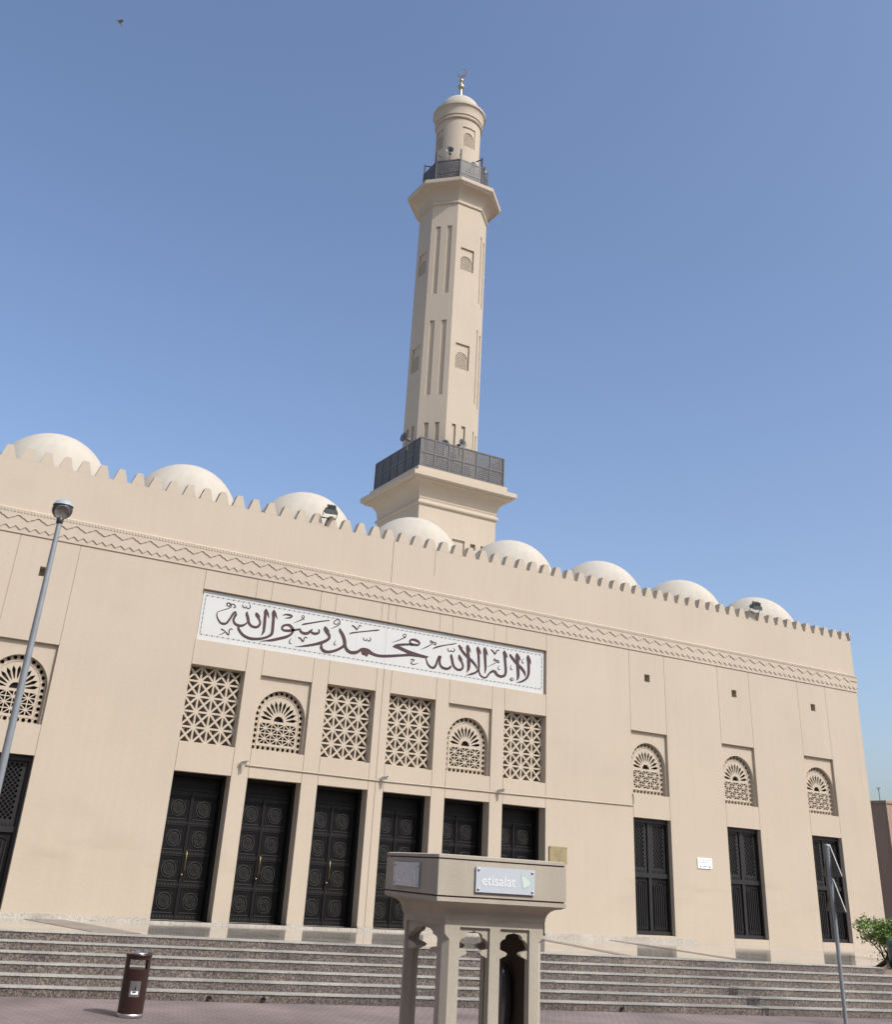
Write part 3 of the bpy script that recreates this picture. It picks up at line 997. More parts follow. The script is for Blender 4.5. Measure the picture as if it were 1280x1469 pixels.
hd = MB()
hd.tube([(.04, -0.03, 0.0), (.04, -0.075, 0.03), (.04, -0.085, 0.20), (.04, -0.075, 0.37), (.04, -0.03, 0.40)], [0.010, 0.011, 0.011, 0.011, 0.010], 8)
hd.ball((0, -0.05, -0.07), 0.026, 8)
hd.tube([(0, -.0, -.07), (0, -.04, -.07)], .012, 8)
hdm = hd.mesh('handle', ['brass'])
for i, (a, b) in enumerate(BAYS):
    W = b - a
    d = MB()
    # metal frame set in the reveal: jambs, head, transom panel, dark backing
    y0, y1 = -0.20, 0.06
    H = DT - (PZ + 0.037)
    d.box((0, y0, 0), (0.075, y1, H))
    d.box((W - 0.075, y0, 0), (W, y1, H))
    d.box((0.075, y0, H - 0.07), (W - 0.075, y1, H))
    d.box((0.075, -0.02, LH + 0.01), (W - 0.075, y1 - 0.004, H - 0.07))
    d.box((0.075, -0.045, LH + 0.006), (W - 0.075, -0.02, LH + 0.05))
    d.box((0.11, -0.035, LH + 0.08), (W - 0.11, -0.02, LH + 0.10))
    d.box((0.11, -0.035, H - 0.12), (W - 0.11, -0.02, H - 0.10))
    d.box((0.075, 0.052, 0), (W - 0.075, 0.058, LH + 0.01))
    door = kid(d, 'door', 'dark_metal', (a, FY + 0.50, PZ + 0.037))
    sc_ = (W / 2 - 0.078) / LW
    for s in (-1, 1):
        l_ = put('door_leaf', lfm, door)
        l_.location = (0.0765 if s < 0 else W - 0.0765, 0, 0.004)
        l_.scale = (sc_ * (1 if s < 0 else -1), 1, 1)
    st_ = MB().box((W / 2 - 0.028, -0.045, 0.003), (W / 2 + 0.028, -0.0225, LH))
    ms = st_.build('meeting_stile', 'dark_metal', door)
    hh = put('handle', hdm, door)
    hh.location = (W / 2, -0.022, 0.93)
    hh.scale = (1, 1, 1)

# ---------------------------------------------------------- grilled windows
GWW = 1.335
GH = WZ1 - WZ0
gm = MB()
gm.box((0, -0.09, 0), (0.06, 0.04, GH))
gm.box((GWW - 0.06, -0.09, 0), (GWW, 0.04, GH))
gm.box((0.06, -0.09, GH - 0.11), (GWW - 0.06, 0.04, GH))
gm.box((0.06, -0.09, 0), (GWW - 0.06, 0.04, 0.09))
gm.box((0.06, -0.07, 1.345), (GWW - 0.06, 0.04, 1.455))
gm.box((GWW / 2 - 0.05, -0.06, 0.09), (GWW / 2 + 0.05, 0.04, 1.345))
gm.box((GWW / 2 - 0.05, -0.06, 1.455), (GWW / 2 + 0.05, 0.04, GH - 0.11))
gmm = gm.mesh('window_frame', ['grille_metal'])
up = MB()
pw, ph = 0.535, GH - 0.11 - 1.455
lat = [[(0, 0), (pw, 0), (pw, ph), (0, ph)]]
nx_, nz_ = 4, 11
dx, dz = (pw - 0.14) / nx_, (ph - 0.13) / nz_
for j in range(nz_ * 2 - 1):
    for i in range(nx_ - (j % 2)):
        cx = 0.07 + dx * (i + 0.5 + 0.5 * (j % 2))
        cz = 0.10 + dz * (0.5 + 0.5 * j)
        lat.append([(cx - dx * .39, cz), (cx, cz - dz * .39), (cx + dx * .39, cz), (cx, cz + dz * .39)])
up.add(*planar(lat, 0.03), UP)
for i in range(6):
    up.box((0.06 + i * 0.075, -0.028, 0.015), (0.10 + i * 0.075, -0.015, 0.075), mi=1)
lowr = MB()
lp, lh = 0.535, 1.345 - 0.09
lowr.box((0, -0.01, 0), (lp, 0.02, lh))
for i in range(6):
    lowr.box((0.075 + i * 0.072, -0.034, 0.15), (0.10 + i * 0.072, -0.01, lh - 0.17), mi=1)
lowr.tube([(0.05, -0.02, 0.12), (0.05, -0.02, lh - .2), (.12, -.02, lh - .12), (.2, -.02, lh - .09), (lp - .2, -.02, lh - .09), (lp - .12, -.02, lh - .12), (lp - .05, -.02, lh - .2), (lp - .05, -.02, .12), (.05, -.02, .12)], 0.011, 6)
for i in range(6):
    lowr.box((0.07 + i * 0.072, -0.03, 0.045), (0.11 + i * 0.072, -0.01, 0.10), mi=1)
    lowr.box((0.085 + i * 0.072, -0.03, 0.10), (0.097 + i * 0.072, -0.01, 0.15), mi=1)
upm, lowm = up.mesh('grille', ['grille_metal', 'grille_metal']), lowr.mesh('panel', ['dark_metal', 'grille_metal'])
for a, b in SIDE:
    v = MB()
    v.quad((0, 0, 0), (GWW, 0, 0), (GWW, 0, GH), (0, 0, GH))
    win = kid(v, 'grilled_window', 'void', (a, FY + 0.275, WZ0))
    win.scale = ((b - a) / GWW, 1, 1)
    f_ = put('window_frame', gmm, win)
    f_.location = (0, -0.045, 0)
    for s in (0, 1):
        q = put('lattice_grille', upm, win)
        q.location = (0.062 + s * 0.676, -0.055, 1.456)
        q = put('ribbed_panel', lowm, win)
        q.location = (0.062 + s * 0.676, -0.055, 0.091)

# ============================================================ calligraphy panel
cp = thing('calligraphy_panel', 'long white tiled panel with maroon Arabic calligraphy set high above the doors', 'inscription panel', (7.233, FY + 0.089, CZ0))
W, H = 10.015, CZ1 - CZ0
t = MB()
t.box((0.05, -0.012, 0.0), (W - 0.05, 0, H - 0.03))
for x in [W * k / 12 for k in range(1, 12)]:
    ww = 0.007 if abs(x - W / 2) < 0.3 else 0.0025
    t.quad((x - ww, -0.0126, 0.0), (x + ww, -0.0126, 0.0), (x + ww, -0.0126, H - 0.03), (x - ww, -0.0126, H - 0.03), 1)
t.build('tile_field', ['tile_white', 'seam'], cp)
t = MB()
n = int(W / 0.135)
for k in range(n):
    x = 0.11 + k * (W - 0.2) / n
    for z, s in ((0.135, 1), (H - 0.135, -1)):
        t.add([(x, -.0135, z - .004), (x + .03, -.0135, z - .019), (x + .075, -.0135, z + .002), (x + .052, -.0135, z + .017), (x + .022, -.0135, z + .016)], [(0, 1, 2, 3, 4)])
        t.add([(x + .09, -.0135, z - .009), (x + .112, -.0135, z - .002), (x + .106, -.0135, z + .012), (x + .088, -.0135, z + .007)], [(0, 1, 2, 3)])
for k in range(8):
    z = 0.16 + k * (H - 0.3) / 8
    for x in (0.115, W - 0.115):
        t.add([(x - .018, -.0135, z), (x + .005, -.0135, z - .006), (x + .018, -.0135, z + .05), (x - .004, -.0135, z + .065)], [(0, 1, 2, 3)])
        t.add([(x - .012, -.0135, z + .082), (x + .012, -.0135, z + .076), (x + .01, -.0135, z + .1), (x - .01, -.0135, z + .1)], [(0, 1, 2, 3)])
t.build('border', 'rope_ink', cp)
t = MB()
for si, s in enumerate(CALLIGRAPHY):
    pts = [tuple(v / 1000 for v in s[i:i + 4]) for i in range(0, len(s), 4)]
    pts = [((a + c) / 2 + (a - c) * .61, (b + d) / 2 + (b - d) * .61, (a + c) / 2 - (a - c) * .61, (b + d) / 2 - (b - d) * .61) for a, b, c, d in pts]
    pts = smooth_pts(pts, 5)
    y = -0.0142 - 0.00006 * si
    oz = -(CZ0 - 6.5)
    vs = []
    for q in pts:
        vs += [(q[0], y, q[1] + oz), (q[2], y, q[3] + oz)]
    t.add(vs, [(2 * i, 2 * i + 2, 2 * i + 3, 2 * i + 1) for i in range(len(pts) - 1)])
t.build('lettering', 'ink', cp)

# ============================================================ minaret
MX, MY, MZ = 19.06, 34.0, 9.30
mn = thing('minaret', 'tall sand coloured octagonal minaret with two railed balconies and gilt crescent', 'minaret', (MX, MY, MZ))


def mkid(mb, name, mats, parent=None):
    o = mb.build(name, mats, parent or mn)
    o.location = (0, 0, -MZ) if parent is None else (0, 0, 0)
    return o


def small_screen(w_, h_, hw_, zs_):
    polys = [[(-hw_, 0), (hw_, 0)] + list(reversed(arch_pts(0, hw_, zs_, 16)))]
    p = hw_ * 2 / 6.4
    j = 0
    z = p * .62
    while z < zs_ + hw_ - p * .4:
        xoff = 0 if j % 2 == 0 else p / 2
        for k in range(-4, 5):
            x = k * p + xoff
            lim = hw_ if z < zs_ else math.sqrt(max(hw_ ** 2 - (z - zs_) ** 2, 0))
            if abs(x) + p * .42 < lim:
                polys.append([(x - p * .33, z), (x, z - p * .33), (x + p * .33, z), (x, z + p * .33)])
        z += p / 2
        j += 1
    return planar(polys, 0.04)


# --- square base
HB = 1.696
zb0, zb1 = 9.2, 14.13
b = MB()
for k in range(4):
    mt = Matrix.Rotation(k * math.pi / 2, 4, 'Z')
    rc = [(-0.20, 0.35, 11.2, 13.10, 0.07, True), (0.60, 0.83, 12.83, 13.06, 0.16, True), (1.06, 1.29, 12.83, 13.06, 0.16, True),
          (-0.75, -0.52, 12.83, 13.06, 0.16, True), (-1.25, -1.02, 12.83, 13.06, 0.16, True)]
    recess_panel(b, -HB, HB, zb0, zb1, rc, lambda x, z, d, mt=mt: tuple(mt @ Vector((x, -HB + d, z))))
mkid(b, 'tower_base', 'plaster')


def cove(h0, z0, h1, z1, n=8):
    # quarter hollow going out and up: starts vertical, ends nearly flat
    return [(h1 - (h1 - h0) * math.cos(math.pi / 2 * i / n), z0 + (z1 - z0) * math.sin(math.pi / 2 * i / n)) for i in range(n + 1)]


c = MB()
tor = [(HB, 14.13), (HB + .02, 14.14)] + [(HB + .02 + .065 * math.sin(math.pi * i / 6), 14.22 - .08 * math.cos(math.pi * i / 6)) for i in range(7)] + [(HB + .015, 14.31), (HB + .015, 14.37), (HB + .03, 14.385)]
c.prism(tor + cove(HB + .03, 14.39, 2.13, 14.93) + [(2.15, 14.94), (2.15, 14.99), (2.2, 15.0), (2.277, 15.06), (2.277, 15.222), (2.0, 15.224), (2.0, 15.50), (0.5, 15.505)], 4, cap=False)
mkid(c, 'balcony_cornice', 'plaster')


def rail_panel(pw, ph, nx=6, nz=6):
    """pierced metal panel pw x ph"""
    polys = [[(0, 0), (pw, 0), (pw, ph), (0, ph)]]
    dx, dz = (pw - 0.04) / nx, (ph - 0.04) / nz
    for i in range(nx):
        for j in range(nz):
            x, z = 0.02 + dx * (i + .5), 0.02 + dz * (j + .5)
            if j in (0, nz - 1):
                polys.append([(x - dx * .27, z - dz * .25), (x + dx * .27, z - dz * .25), (x + dx * .27, z + dz * .25), (x - dx * .27, z + dz * .25)])
            else:
                s = 1 if (i + j) % 2 else -1
                polys.append([(x - dx * .30, z + s * dz * .1), (x - s * dx * .12, z - dz * .32), (x + dx * .30, z - s * dz * .1), (x + s * dx * .12, z + dz * .32)])
    return planar(polys, 0.02)


rl = MB()
HR, z0, z1 = 1.886, 15.56, 16.69
pw = 2 * HR / 6
ph = (z1 - z0) / 2
pan = rail_panel(pw - .05, ph - .05)
for k in range(4):
    mt = Matrix.Rotation(k * math.pi / 2, 4, 'Z')
    for i in range(6):
        for j in range(2):
            rl.add(*pan, mt @ at_wall(-HR + i * pw + .025, -HR + 0.02, z0 + j * ph + .025))
        rl.box((-HR + i * pw - .025, -HR - .012, z0 - .06), (-HR + i * pw + .025, -HR + .035, z1), mt)
    for j in range(3):
        e = 0.0 if j else 0.0
        rl.box((-HR + .026, -HR - .006, z0 + j * ph - .025), (HR - .026, -HR + .03, z0 + j * ph + .025), mt)
mkid(rl, 'lower_railing', 'rail_metal')

# --- octagonal shaft
RO = 1.415
fw = RO * math.tan(math.pi / 8)
zs0_, zs1_ = 15.50, 28.26
s = MB()
wins = []
for k in range(8):
    mt = Matrix.Rotation(k * math.pi / 4, 4, 'Z')
    ps = lambda x, z, d, mt=mt: tuple(mt @ Vector((x, -RO + d, z)))
    rc = [(-.31, -.13, 15.7, 17.82, 0.075, True), (.13, .31, 15.7, 17.82, 0.075, True)]
    if k % 2 == 0:
        for (za, zb) in ((24.97, 26.09), (20.29, 21.44)):
            rc.append((-.335, .335, za, zb, 0.07, False))
        recess_panel(s, -fw, fw, zs0_, zs1_, rc, ps)
        for (za, zb) in ((24.97, 26.09), (20.29, 21.44)):
            arch_niche(s, -.335, .335, za, zb, -.01, .30, zb - .66, 0.07, 0.22, ps, n=14)
            wins.append((k, za, zb - .66 - za))
    else:
        for (za, zb) in ((23.73, 27.14), (19.02, 22.44)):
            rc += [(-.36, -.15, za, zb, 0.07, True), (.15, .36, za, zb, 0.07, True)]
        recess_panel(s, -fw, fw, zs0_, zs1_, rc, ps)
mkid(s, 'octagonal_shaft', 'plaster')
for (k, za, zsp) in wins[:2] + wins[-2:]:
    mt = Matrix.Rotation(k * math.pi / 4, 4, 'Z')
    q = MB()
    q.add(*small_screen(0, 0, .30, zsp), mt @ at_wall(-.01, -RO + 0.115, za))
    q.add([(-.31, 0, 0), (.29, 0, 0), (.29, 0, zsp + .3), (-.31, 0, zsp + .3)], [(0, 1, 2, 3)], mt @ Matrix.Translation((0, -RO + 0.21, za)), 1)
    mkid(q, 'arched_window', ['plaster', 'arch_back'])
c = MB()
tor = [(RO, 28.26), (RO + .015, 28.265)] + [(RO + .015 + .055 * math.sin(math.pi * i / 6), 28.335 - .065 * math.cos(math.pi * i / 6)) for i in range(7)] + [(RO + .012, 28.41), (RO + .012, 28.46), (RO + .025, 28.47)]
c.prism(tor + cove(RO + .025, 28.475, 1.90, 29.02) + [(1.92, 29.03), (1.92, 29.07), (1.96, 29.08), (2.0, 29.13), (2.0, 29.30), (0.4, 29.302)], 8, cap=False)
mkid(c, 'balcony_cornice', 'plaster')

ur = MB()
HU, z0, z1 = 1.385, 29.42, 30.72
fu = HU * math.tan(math.pi / 8)
pan = rail_panel(2 * fu - .08, (z1 - z0) / 2 - .05, 10, 6)
for k in range(8):
    mt = Matrix.Rotation(k * math.pi / 4, 4, 'Z')
    for j in range(2):
        ur.add(*pan, mt @ at_wall(-fu + .04, -HU + .015, z0 + j * (z1 - z0) / 2 + .025))
    for j in range(3):
        z = z0 + j * (z1 - z0) / 2
        ur.box((-fu + .03, -HU - .004, z - .03), (fu - .03, -HU + .03, z + .03), mt)
    m2 = Matrix.Rotation((k + .5) * math.pi / 4, 4, 'Z')
    rr_ = HU / math.cos(math.pi / 8)
    ur.box((-.035, -rr_ - .03, 29.302), (.035, -rr_ + .045, 31.28), m2)
    ur.box((-.02, -rr_ + .046, 31.18), (.02, -rr_ + .36, 31.225), m2)
mkid(ur, 'upper_railing', 'rail_metal')

# --- round drum, cap, finial
RD = 1.05
dr = MB()
dp = lambda x, z, d: ((RD - d) * math.sin(x / RD), -(RD - d) * math.cos(x / RD), z)
NB = 48
ext = [-math.pi * RD + 2 * math.pi * RD * i / NB for i in range(NB + 1)]
rc = []
dw = []
for k in range(4):
    cx = (k - 2) * math.pi / 2 * RD
    for off in ([0] if k else [0, 2 * math.pi * RD]):
        pass
    if k == 0:
        continue
    cx = (k - 2) * math.pi / 2 * RD
    rc.append((cx - .35, cx + .35, 31.86, 32.98, 0.05, False))
    dw.append(cx)
recess_panel(dr, ext[0], ext[-1], 29.30, 33.45, rc, dp, xs_extra=ext)
for cx in dw:
    arch_niche(dr, cx - .35, cx + .35, 31.86, 32.98, cx, .285, 32.42, 0.05, 0.19, dp, n=16)
o = mkid(dr, 'drum', 'plaster')
for cx in dw:
    q = MB()
    v, f_ = small_screen(0, 0, .285, .56)
    v = [dp(cx + p[0], 31.86 + p[1], 0.11 - p[2]) for p in v]
    q.add(v, f_)
    q.add([dp(cx + xx, 31.86 + zz_, .185) for zz_ in (0, .86) for xx in (-.29, -.1, .1, .29)], [(0, 1, 5, 4), (1, 2, 6, 5), (2, 3, 7, 6)], None, 1)
    mkid(q, 'arched_window', ['plaster', 'arch_back'])
c = MB()
pr = [(RD, 33.45), (RD + .06, 33.46), (RD + .085, 33.5), (RD + .085, 33.56), (RD + .06, 33.6), (RD + .03, 33.61), (RD + .03, 33.66), (RD + .09, 33.68)] + \
    [(1.25 - .11 * math.cos(math.pi / 2 * i / 6), 33.70 + .48 * math.sin(math.pi / 2 * i / 6)) for i in range(7)] + [(1.27, 34.19), (1.27, 34.30), (0.9, 34.42)]
c.lathe(pr, 56, cap=False, smooth=False)
mkid(c, 'cap_cornice', 'plaster')
c = MB()
c.lathe([(1.0, 34.36)] + [(1.0 * math.cos(R(a)), 34.43 + 1.0 * math.sin(R(a))) for a in range(0, 90, 5)] + [(.002, 35.43)], 48, cap=False)
mkid(c, 'cap_dome', 'dome_paint')
c = MB()
pr = [(.16, 35.36), (.13, 35.45), (.085, 35.62), (.06, 35.8), (.05, 36.02), (.07, 36.08)]
pr += [(.165 * math.sin(math.pi * i / 10) if 0 < i < 10 else .05, 36.24 - .165 * math.cos(math.pi * i / 10)) for i in range(1, 10)]
pr += [(.05, 36.42), (.045, 36.52)]
pr += [(.105 * math.sin(math.pi * i / 8), 36.64 - .105 * math.cos(math.pi * i / 8)) for i in range(2, 7)]
pr += [(.035, 36.75), (.02, 36.9), (.002, 36.92)]
c.lathe(pr, 20, cap=False)
fin = mkid(c, 'finial', 'gold')
cm = MB()
pts_o, pts_i = [], []
for i in range(25):
    a = R(-250 + 300 * i / 24)
    pts_o.append((.25 * math.cos(a), .25 * math.sin(a)))
    t_ = math.sin(math.pi * i / 24)
    pts_i.append(((.25 - .085 * t_ - .004) * math.cos(a), (.25 - .085 * t_ - .004) * math.sin(a)))
cm.add(*planar([pts_o + pts_i[::-1]], 0.05), Matrix.Translation((0, 0, 37.13)) @ Matrix.Rotation(R(-42), 4, 'Z') @ UP @ Matrix.Rotation(R(35), 4, 'Z'))
mkid(cm, 'crescent', 'gold', fin)

# ============================================================ loudspeakers on the minaret
hp = MB()
hp.lathe([(.03, -.02), (.045, .0), (.05, .06), (.09, .13), (.16, .19), (.225, .225), (.23, .235), (.205, .225), (.14, .18), (.06, .10), (.03, .05), (.001, .05)], 24, cap=False)
hp.lathe([(.001, -.16), (.07, -.16), (.075, -.12), (.075, -.03), (.05, 0.0), (.001, .0)], 16, cap=False)
hb = MB()
hb.box((-.02, -.25, -.14), (.02, .02, -.11))
hb.box((-.02, -.02, -.14), (.02, .02, .0))
hpm, hbm = hp.mesh('horn', ['horn']), hb.mesh('bracket', ['rail_metal'])
AIM = Matrix.Rotation(math.pi / 2, 4, 'X')
def speaker(loc, yaw, pitch, label, s=1.0):
    t = thing('loudspeaker', label, 'loudspeaker', loc, yaw, 'horn loudspeakers on the minaret')
    q = put('horn', hpm, t, Matrix.Rotation(R(pitch), 4, 'X') @ AIM @ Matrix.Scale(s, 4))
    k = MB()
    k.box((-.02, -.02, -.42), (.02, .02, -.06))
    k.box((-.05, -.05, -.46), (.05, .05, -.42))
    k.build('bracket', 'rail_metal', t)
    return t
speaker((16.82, 32.6, 16.66), R(-75), -8, 'grey horn loudspeaker sticking out at left of the lower balcony, aimed left', .85)
speaker((18.32, 32.42, 16.72), R(-10), -8, 'horn loudspeaker half sunk behind the lower balcony railing under paired slots', .8)
speaker((18.99, 32.32, 16.88), R(10), -8, 'horn loudspeaker standing clear above the lower balcony railing at right', .82)
speaker((18.14, 33.05, 31.22), R(-35), -4, 'dark horn loudspeaker held above the upper balcony railing near its left post', .85)
speaker((19.2, 32.85, 30.72), R(8), -4, 'horn loudspeaker peeping over the upper balcony railing below the arched window', .8)
speaker((19.85, 33.02, 30.9), R(35), -4, 'horn loudspeaker by the right post of the upper balcony railing', .8)

# ============================================================ floodlights on the parapet
def flood(loc, yaw, label):
    t = thing('floodlight', label, 'floodlight', loc, yaw, 'floodlights on the parapet')
    b_ = MB()
    tilt = Matrix.Translation((0, -0.20, 0.20)) @ Matrix.Rotation(R(28), 4, 'X')
    b_.add([(-.2, -.17, -.05), (.2, -.17, -.05), (.2, .17, -.05), (-.2, .17, -.05), (-.17, -.13, .08), (.17, -.13, .08), (.17, .13, .08), (-.17, .13, .08)],
           [(0, 3, 2, 1), (4, 5, 6, 7), (0, 1, 5, 4), (1, 2, 6, 5), (2, 3, 7, 6), (3, 0, 4, 7)], tilt)
    for k in range(6):
        b_.box((-.13 + k * .045, -.10, .081), (-.108 + k * .045, .11, .20), tilt)
    b_.box((-.135, -.095, .0805), (.13, .105, .15), tilt)
    b_.build('housing', 'flood_grey', t)
    g_ = MB()
    g_.box((-.175, -.145, -.058), (.175, .145, -.0505), tilt)
    g_.build('lens', 'flood_glass', t)
    k = MB()
    k.tube([(-.22, -.2, .2), (-.22, -.02, .04), (.22, -.02, .04), (.22, -.2, .2)], .014, 6)
    k.tube([(0, -.02, .04), (-.32, .06, .04)], .012, 6)
    k.box((-.04, -.03, -.02), (.04, .05, .04))
    k.build('bracket', 'dark_metal', t)
    t.scale = (.84, .84, .84)
flood((10.28, FY + .05, 10.04), R(-12), 'grey floodlight on the parapet below the third dome from the left')
flood((25.47, FY + .05, 10.06), R(-12), 'grey floodlight on the parapet in front of the rightmost dome')

# ============================================================ fittings on the wall
def fixture(x, label):
    t = thing('wall_camera', label, 'camera', (x, FY, 3.965), 0, 'small cameras above the doors')
    b_ = MB()
    mt = Matrix.Rotation(R(35), 4, 'Z') @ Matrix.Rotation(R(-8), 4, 'X')
    b_.box((-.042, -.30, -.04), (.042, -.07, .04), mt)
    b_.box((-.05, -.33, .041), (.05, -.06, .052), mt)
    b_.build('housing', 'white_paint', t)
    k = MB()
    k.tube([(0, 0, -.03), (-.01, -.06, -.03), (.06, -.12, .0)], .016, 8)
    k.box((-.05, -.02, -.07), (.05, -.001, .03))
    k.build('bracket', 'white_paint', t)
    t.scale = (.72, .8, .72)
fixture(8.72, 'small white camera above the gap between the two leftmost big doors')
fixture(12.33, 'small white camera above the pillar between the middle two doors')
fixture(15.70, 'small white camera above the pillar left of the rightmost big door')
pp = MB()
pp.tube([(8.86, FY - .02, 3.955), (12.2, FY - .02, 3.925), (15.6, FY - .02, 3.945), (20.16, FY - .02, 3.985), (20.20, FY - .02, 4.0), (20.205, FY - .02, 4.24), (20.17, FY - .02, 4.28)], .013, 8)
tag(pp.build('conduit', 'plaster'), 'thin conduit running along the wall above all six big doors', 'pipe')

pq = thing('brass_plaque', 'square brass plaque fixed to the wall right of the rightmost big door', 'plaque', (17.36, FY - .02, 2.42))
q = MB()
q.box((0, -.02, 0), (.55, .018, .40))
q.build('plate', 'plaque_gold', pq)
q = MB()
rnd = random.Random(5)
def words(mb, x0, x1, z, h, y, rnd_, gap=.3):
    """a line of lettering too small to read: separate letter strokes"""
    x = x0
    while x < x1:
        wd = h * rnd_.uniform(.35, .75)
        if rnd_.random() > .16:
            mb.quad((x, y, z), (x + h * .18, y, z), (x + h * .18, y, z + h * rnd_.uniform(.6, 1)), (x, y, z + h * rnd_.uniform(.6, 1)))
            mb.quad((x + h * .18, y, z), (x + wd, y, z), (x + wd, y, z + h * .2), (x + h * .18, y, z + h * .2))
        x += wd + h * .22
for (a_, b_, z, h) in ((.09, .24, .345, .026), (.30, .46, .345, .026), (.11, .44, .285, .032), (.19, .36, .24, .024), (.11, .42, .20, .02), (.15, .38, .165, .02), (.30, .45, .085, .03)):
    words(q, a_, b_, z, h, -.0215, rnd)
q.quad((.255, -.0215, .055), (.29, -.0215, .055), (.285, -.0215, .12), (.26, -.0215, .12))
q.build('lettering', 'engrave', pq)
q = MB().ball((0, 0, 0), .012, 6)
sm_ = q.mesh('screw', ['engrave'])
for x in (.03, .52):
    for z in (.03, .37):
        put('screw', sm_, pq, Matrix.Translation((x, -.022, z)))

sg = thing('direction_sign', 'small white sign with Arabic text and an arrow between two narrow windows', 'sign', (22.42, FY - .012, 2.575))
q = MB()
q.box((0, -.012, 0), (.53, .011, .262))
q.build('plate', 'letter_white', sg)
q = MB()
try:
    q.add(*text_geo('LADIES PRAYER HALL', .048, .001), at_wall(.265, -.013, .135))
    q.build('lettering', 'rope_ink', sg)
    q = MB()
    ar = ''.join(reversed('\ufee3\ufebc\ufee0\ufef0 \ufe8d\ufedf\ufeb4\ufbfd\ufeaa\ufe8d\ufe95'.replace('\ufbfd', '\ufef4')))
    q.add(*text_geo(ar, .072, .001), at_wall(.265, -.013, .198))
except Exception as ex:
    print('text', ex)
q.build('lettering', 'rope_ink', sg)
q = MB()
q.add([(.17, -.0135, .052), (.30, -.0135, .052), (.30, -.0135, .04), (.335, -.0135, .06), (.30, -.0135, .08), (.30, -.0135, .068), (.17, -.0135, .068)], [tuple(range(7))])
q.build('arrow', 'black', sg)
q = MB()
q.add([(.06, -.0135, .025), (.115, -.0135, .025), (.11, -.0135, .05), (.095, -.0135, .08), (.09, -.0135, .10), (.075, -.0135, .10), (.08, -.0135, .07), (.075, -.0135, .045)], [tuple(range(8))])
q.build('pictogram', 'rope_ink', sg)
q = MB()
q.add([(.41, -.0135, .025), (.465, -.0135, .025), (.468, -.0135, .045), (.44, -.0135, .06), (.42, -.0135, .09), (.41, -.0135, .085)], [tuple(range(6))])
q.build('pictogram', 'rope_ink', sg)

# ============================================================ street lamp
lp_ = thing('street_lamp', 'tall slender grey street lamp with round head standing at the far left', 'street lamp', (2.443, 16.0, 0))
q = MB()
q.tube([(0, 0, 0), (0, 0, .5), (0, 0, 4.0), (0, 0, 6.46)], [.062, .058, .050, .036], 18)
q.lathe([(.12, 0), (.12, .03), (.075, .05), (.065, .25)], 18, cap=False)
q.build('pole', 'grey_paint', lp_)
HZ = 6.60
d3 = Vector((-2.443, -16.0, -4.2)).normalized()
d3 = (d3 + Vector((.02, 0, -.42))).normalized()
rad = .152
q = MB()
n1, n2 = 28, 48
vs = []
for i in range(n1 + 1):
    th = math.pi * i / n1
    for k in range(n2):
        ph_ = 2 * math.pi * k / n2
        v = Vector((math.sin(th) * math.cos(ph_), math.sin(th) * math.sin(ph_), math.cos(th)))
        v.z *= .92
        p = v * rad
        e = p.dot(d3) - rad * .62
        if e > 0:
            p = p - d3 * e
        vs.append(p)
fs, ms_ = [], []
for i in range(n1):
    for k in range(n2):
        k2 = (k + 1) % n2
        fs.append((i * n2 + k, (i + 1) * n2 + k, (i + 1) * n2 + k2, i * n2 + k2))
q.add(vs, fs, Matrix.Translation((0, 0, HZ)), 0, False)
q.build('lamp_head', 'lamp_body', lp_)
q = MB()
cap_pr = [(rad * 1.05 * math.sin(R(a)), rad * .95 * math.cos(R(a))) for a in range(2, 80, 6)]
q.lathe(cap_pr[::-1] + [(.001, rad * .95)], 40, Matrix.Translation((0, 0, HZ + .022)), cap=False)
q.build('lamp_cap', 'lamp_cap', lp_)
q = MB()
rot = d3.to_track_quat('Z', 'Y').to_matrix().to_4x4()
q.lathe([(rad * .74, 0), (rad * .74, .006), (rad * .68, .008), (rad * .66, .003), (.03, .002), (.001, .002)], 32, Matrix.Translation(Vector((0, 0, HZ)) + d3 * rad * .625) @ rot, cap=False)
q.build('lens', 'lamp_lens', lp_)
q = MB()
q.lathe([(.036, 6.38), (.05, 6.40), (.055, 6.47), (.02, 6.50)], 16, cap=False)
q.build('collar', 'lamp_body', lp_)

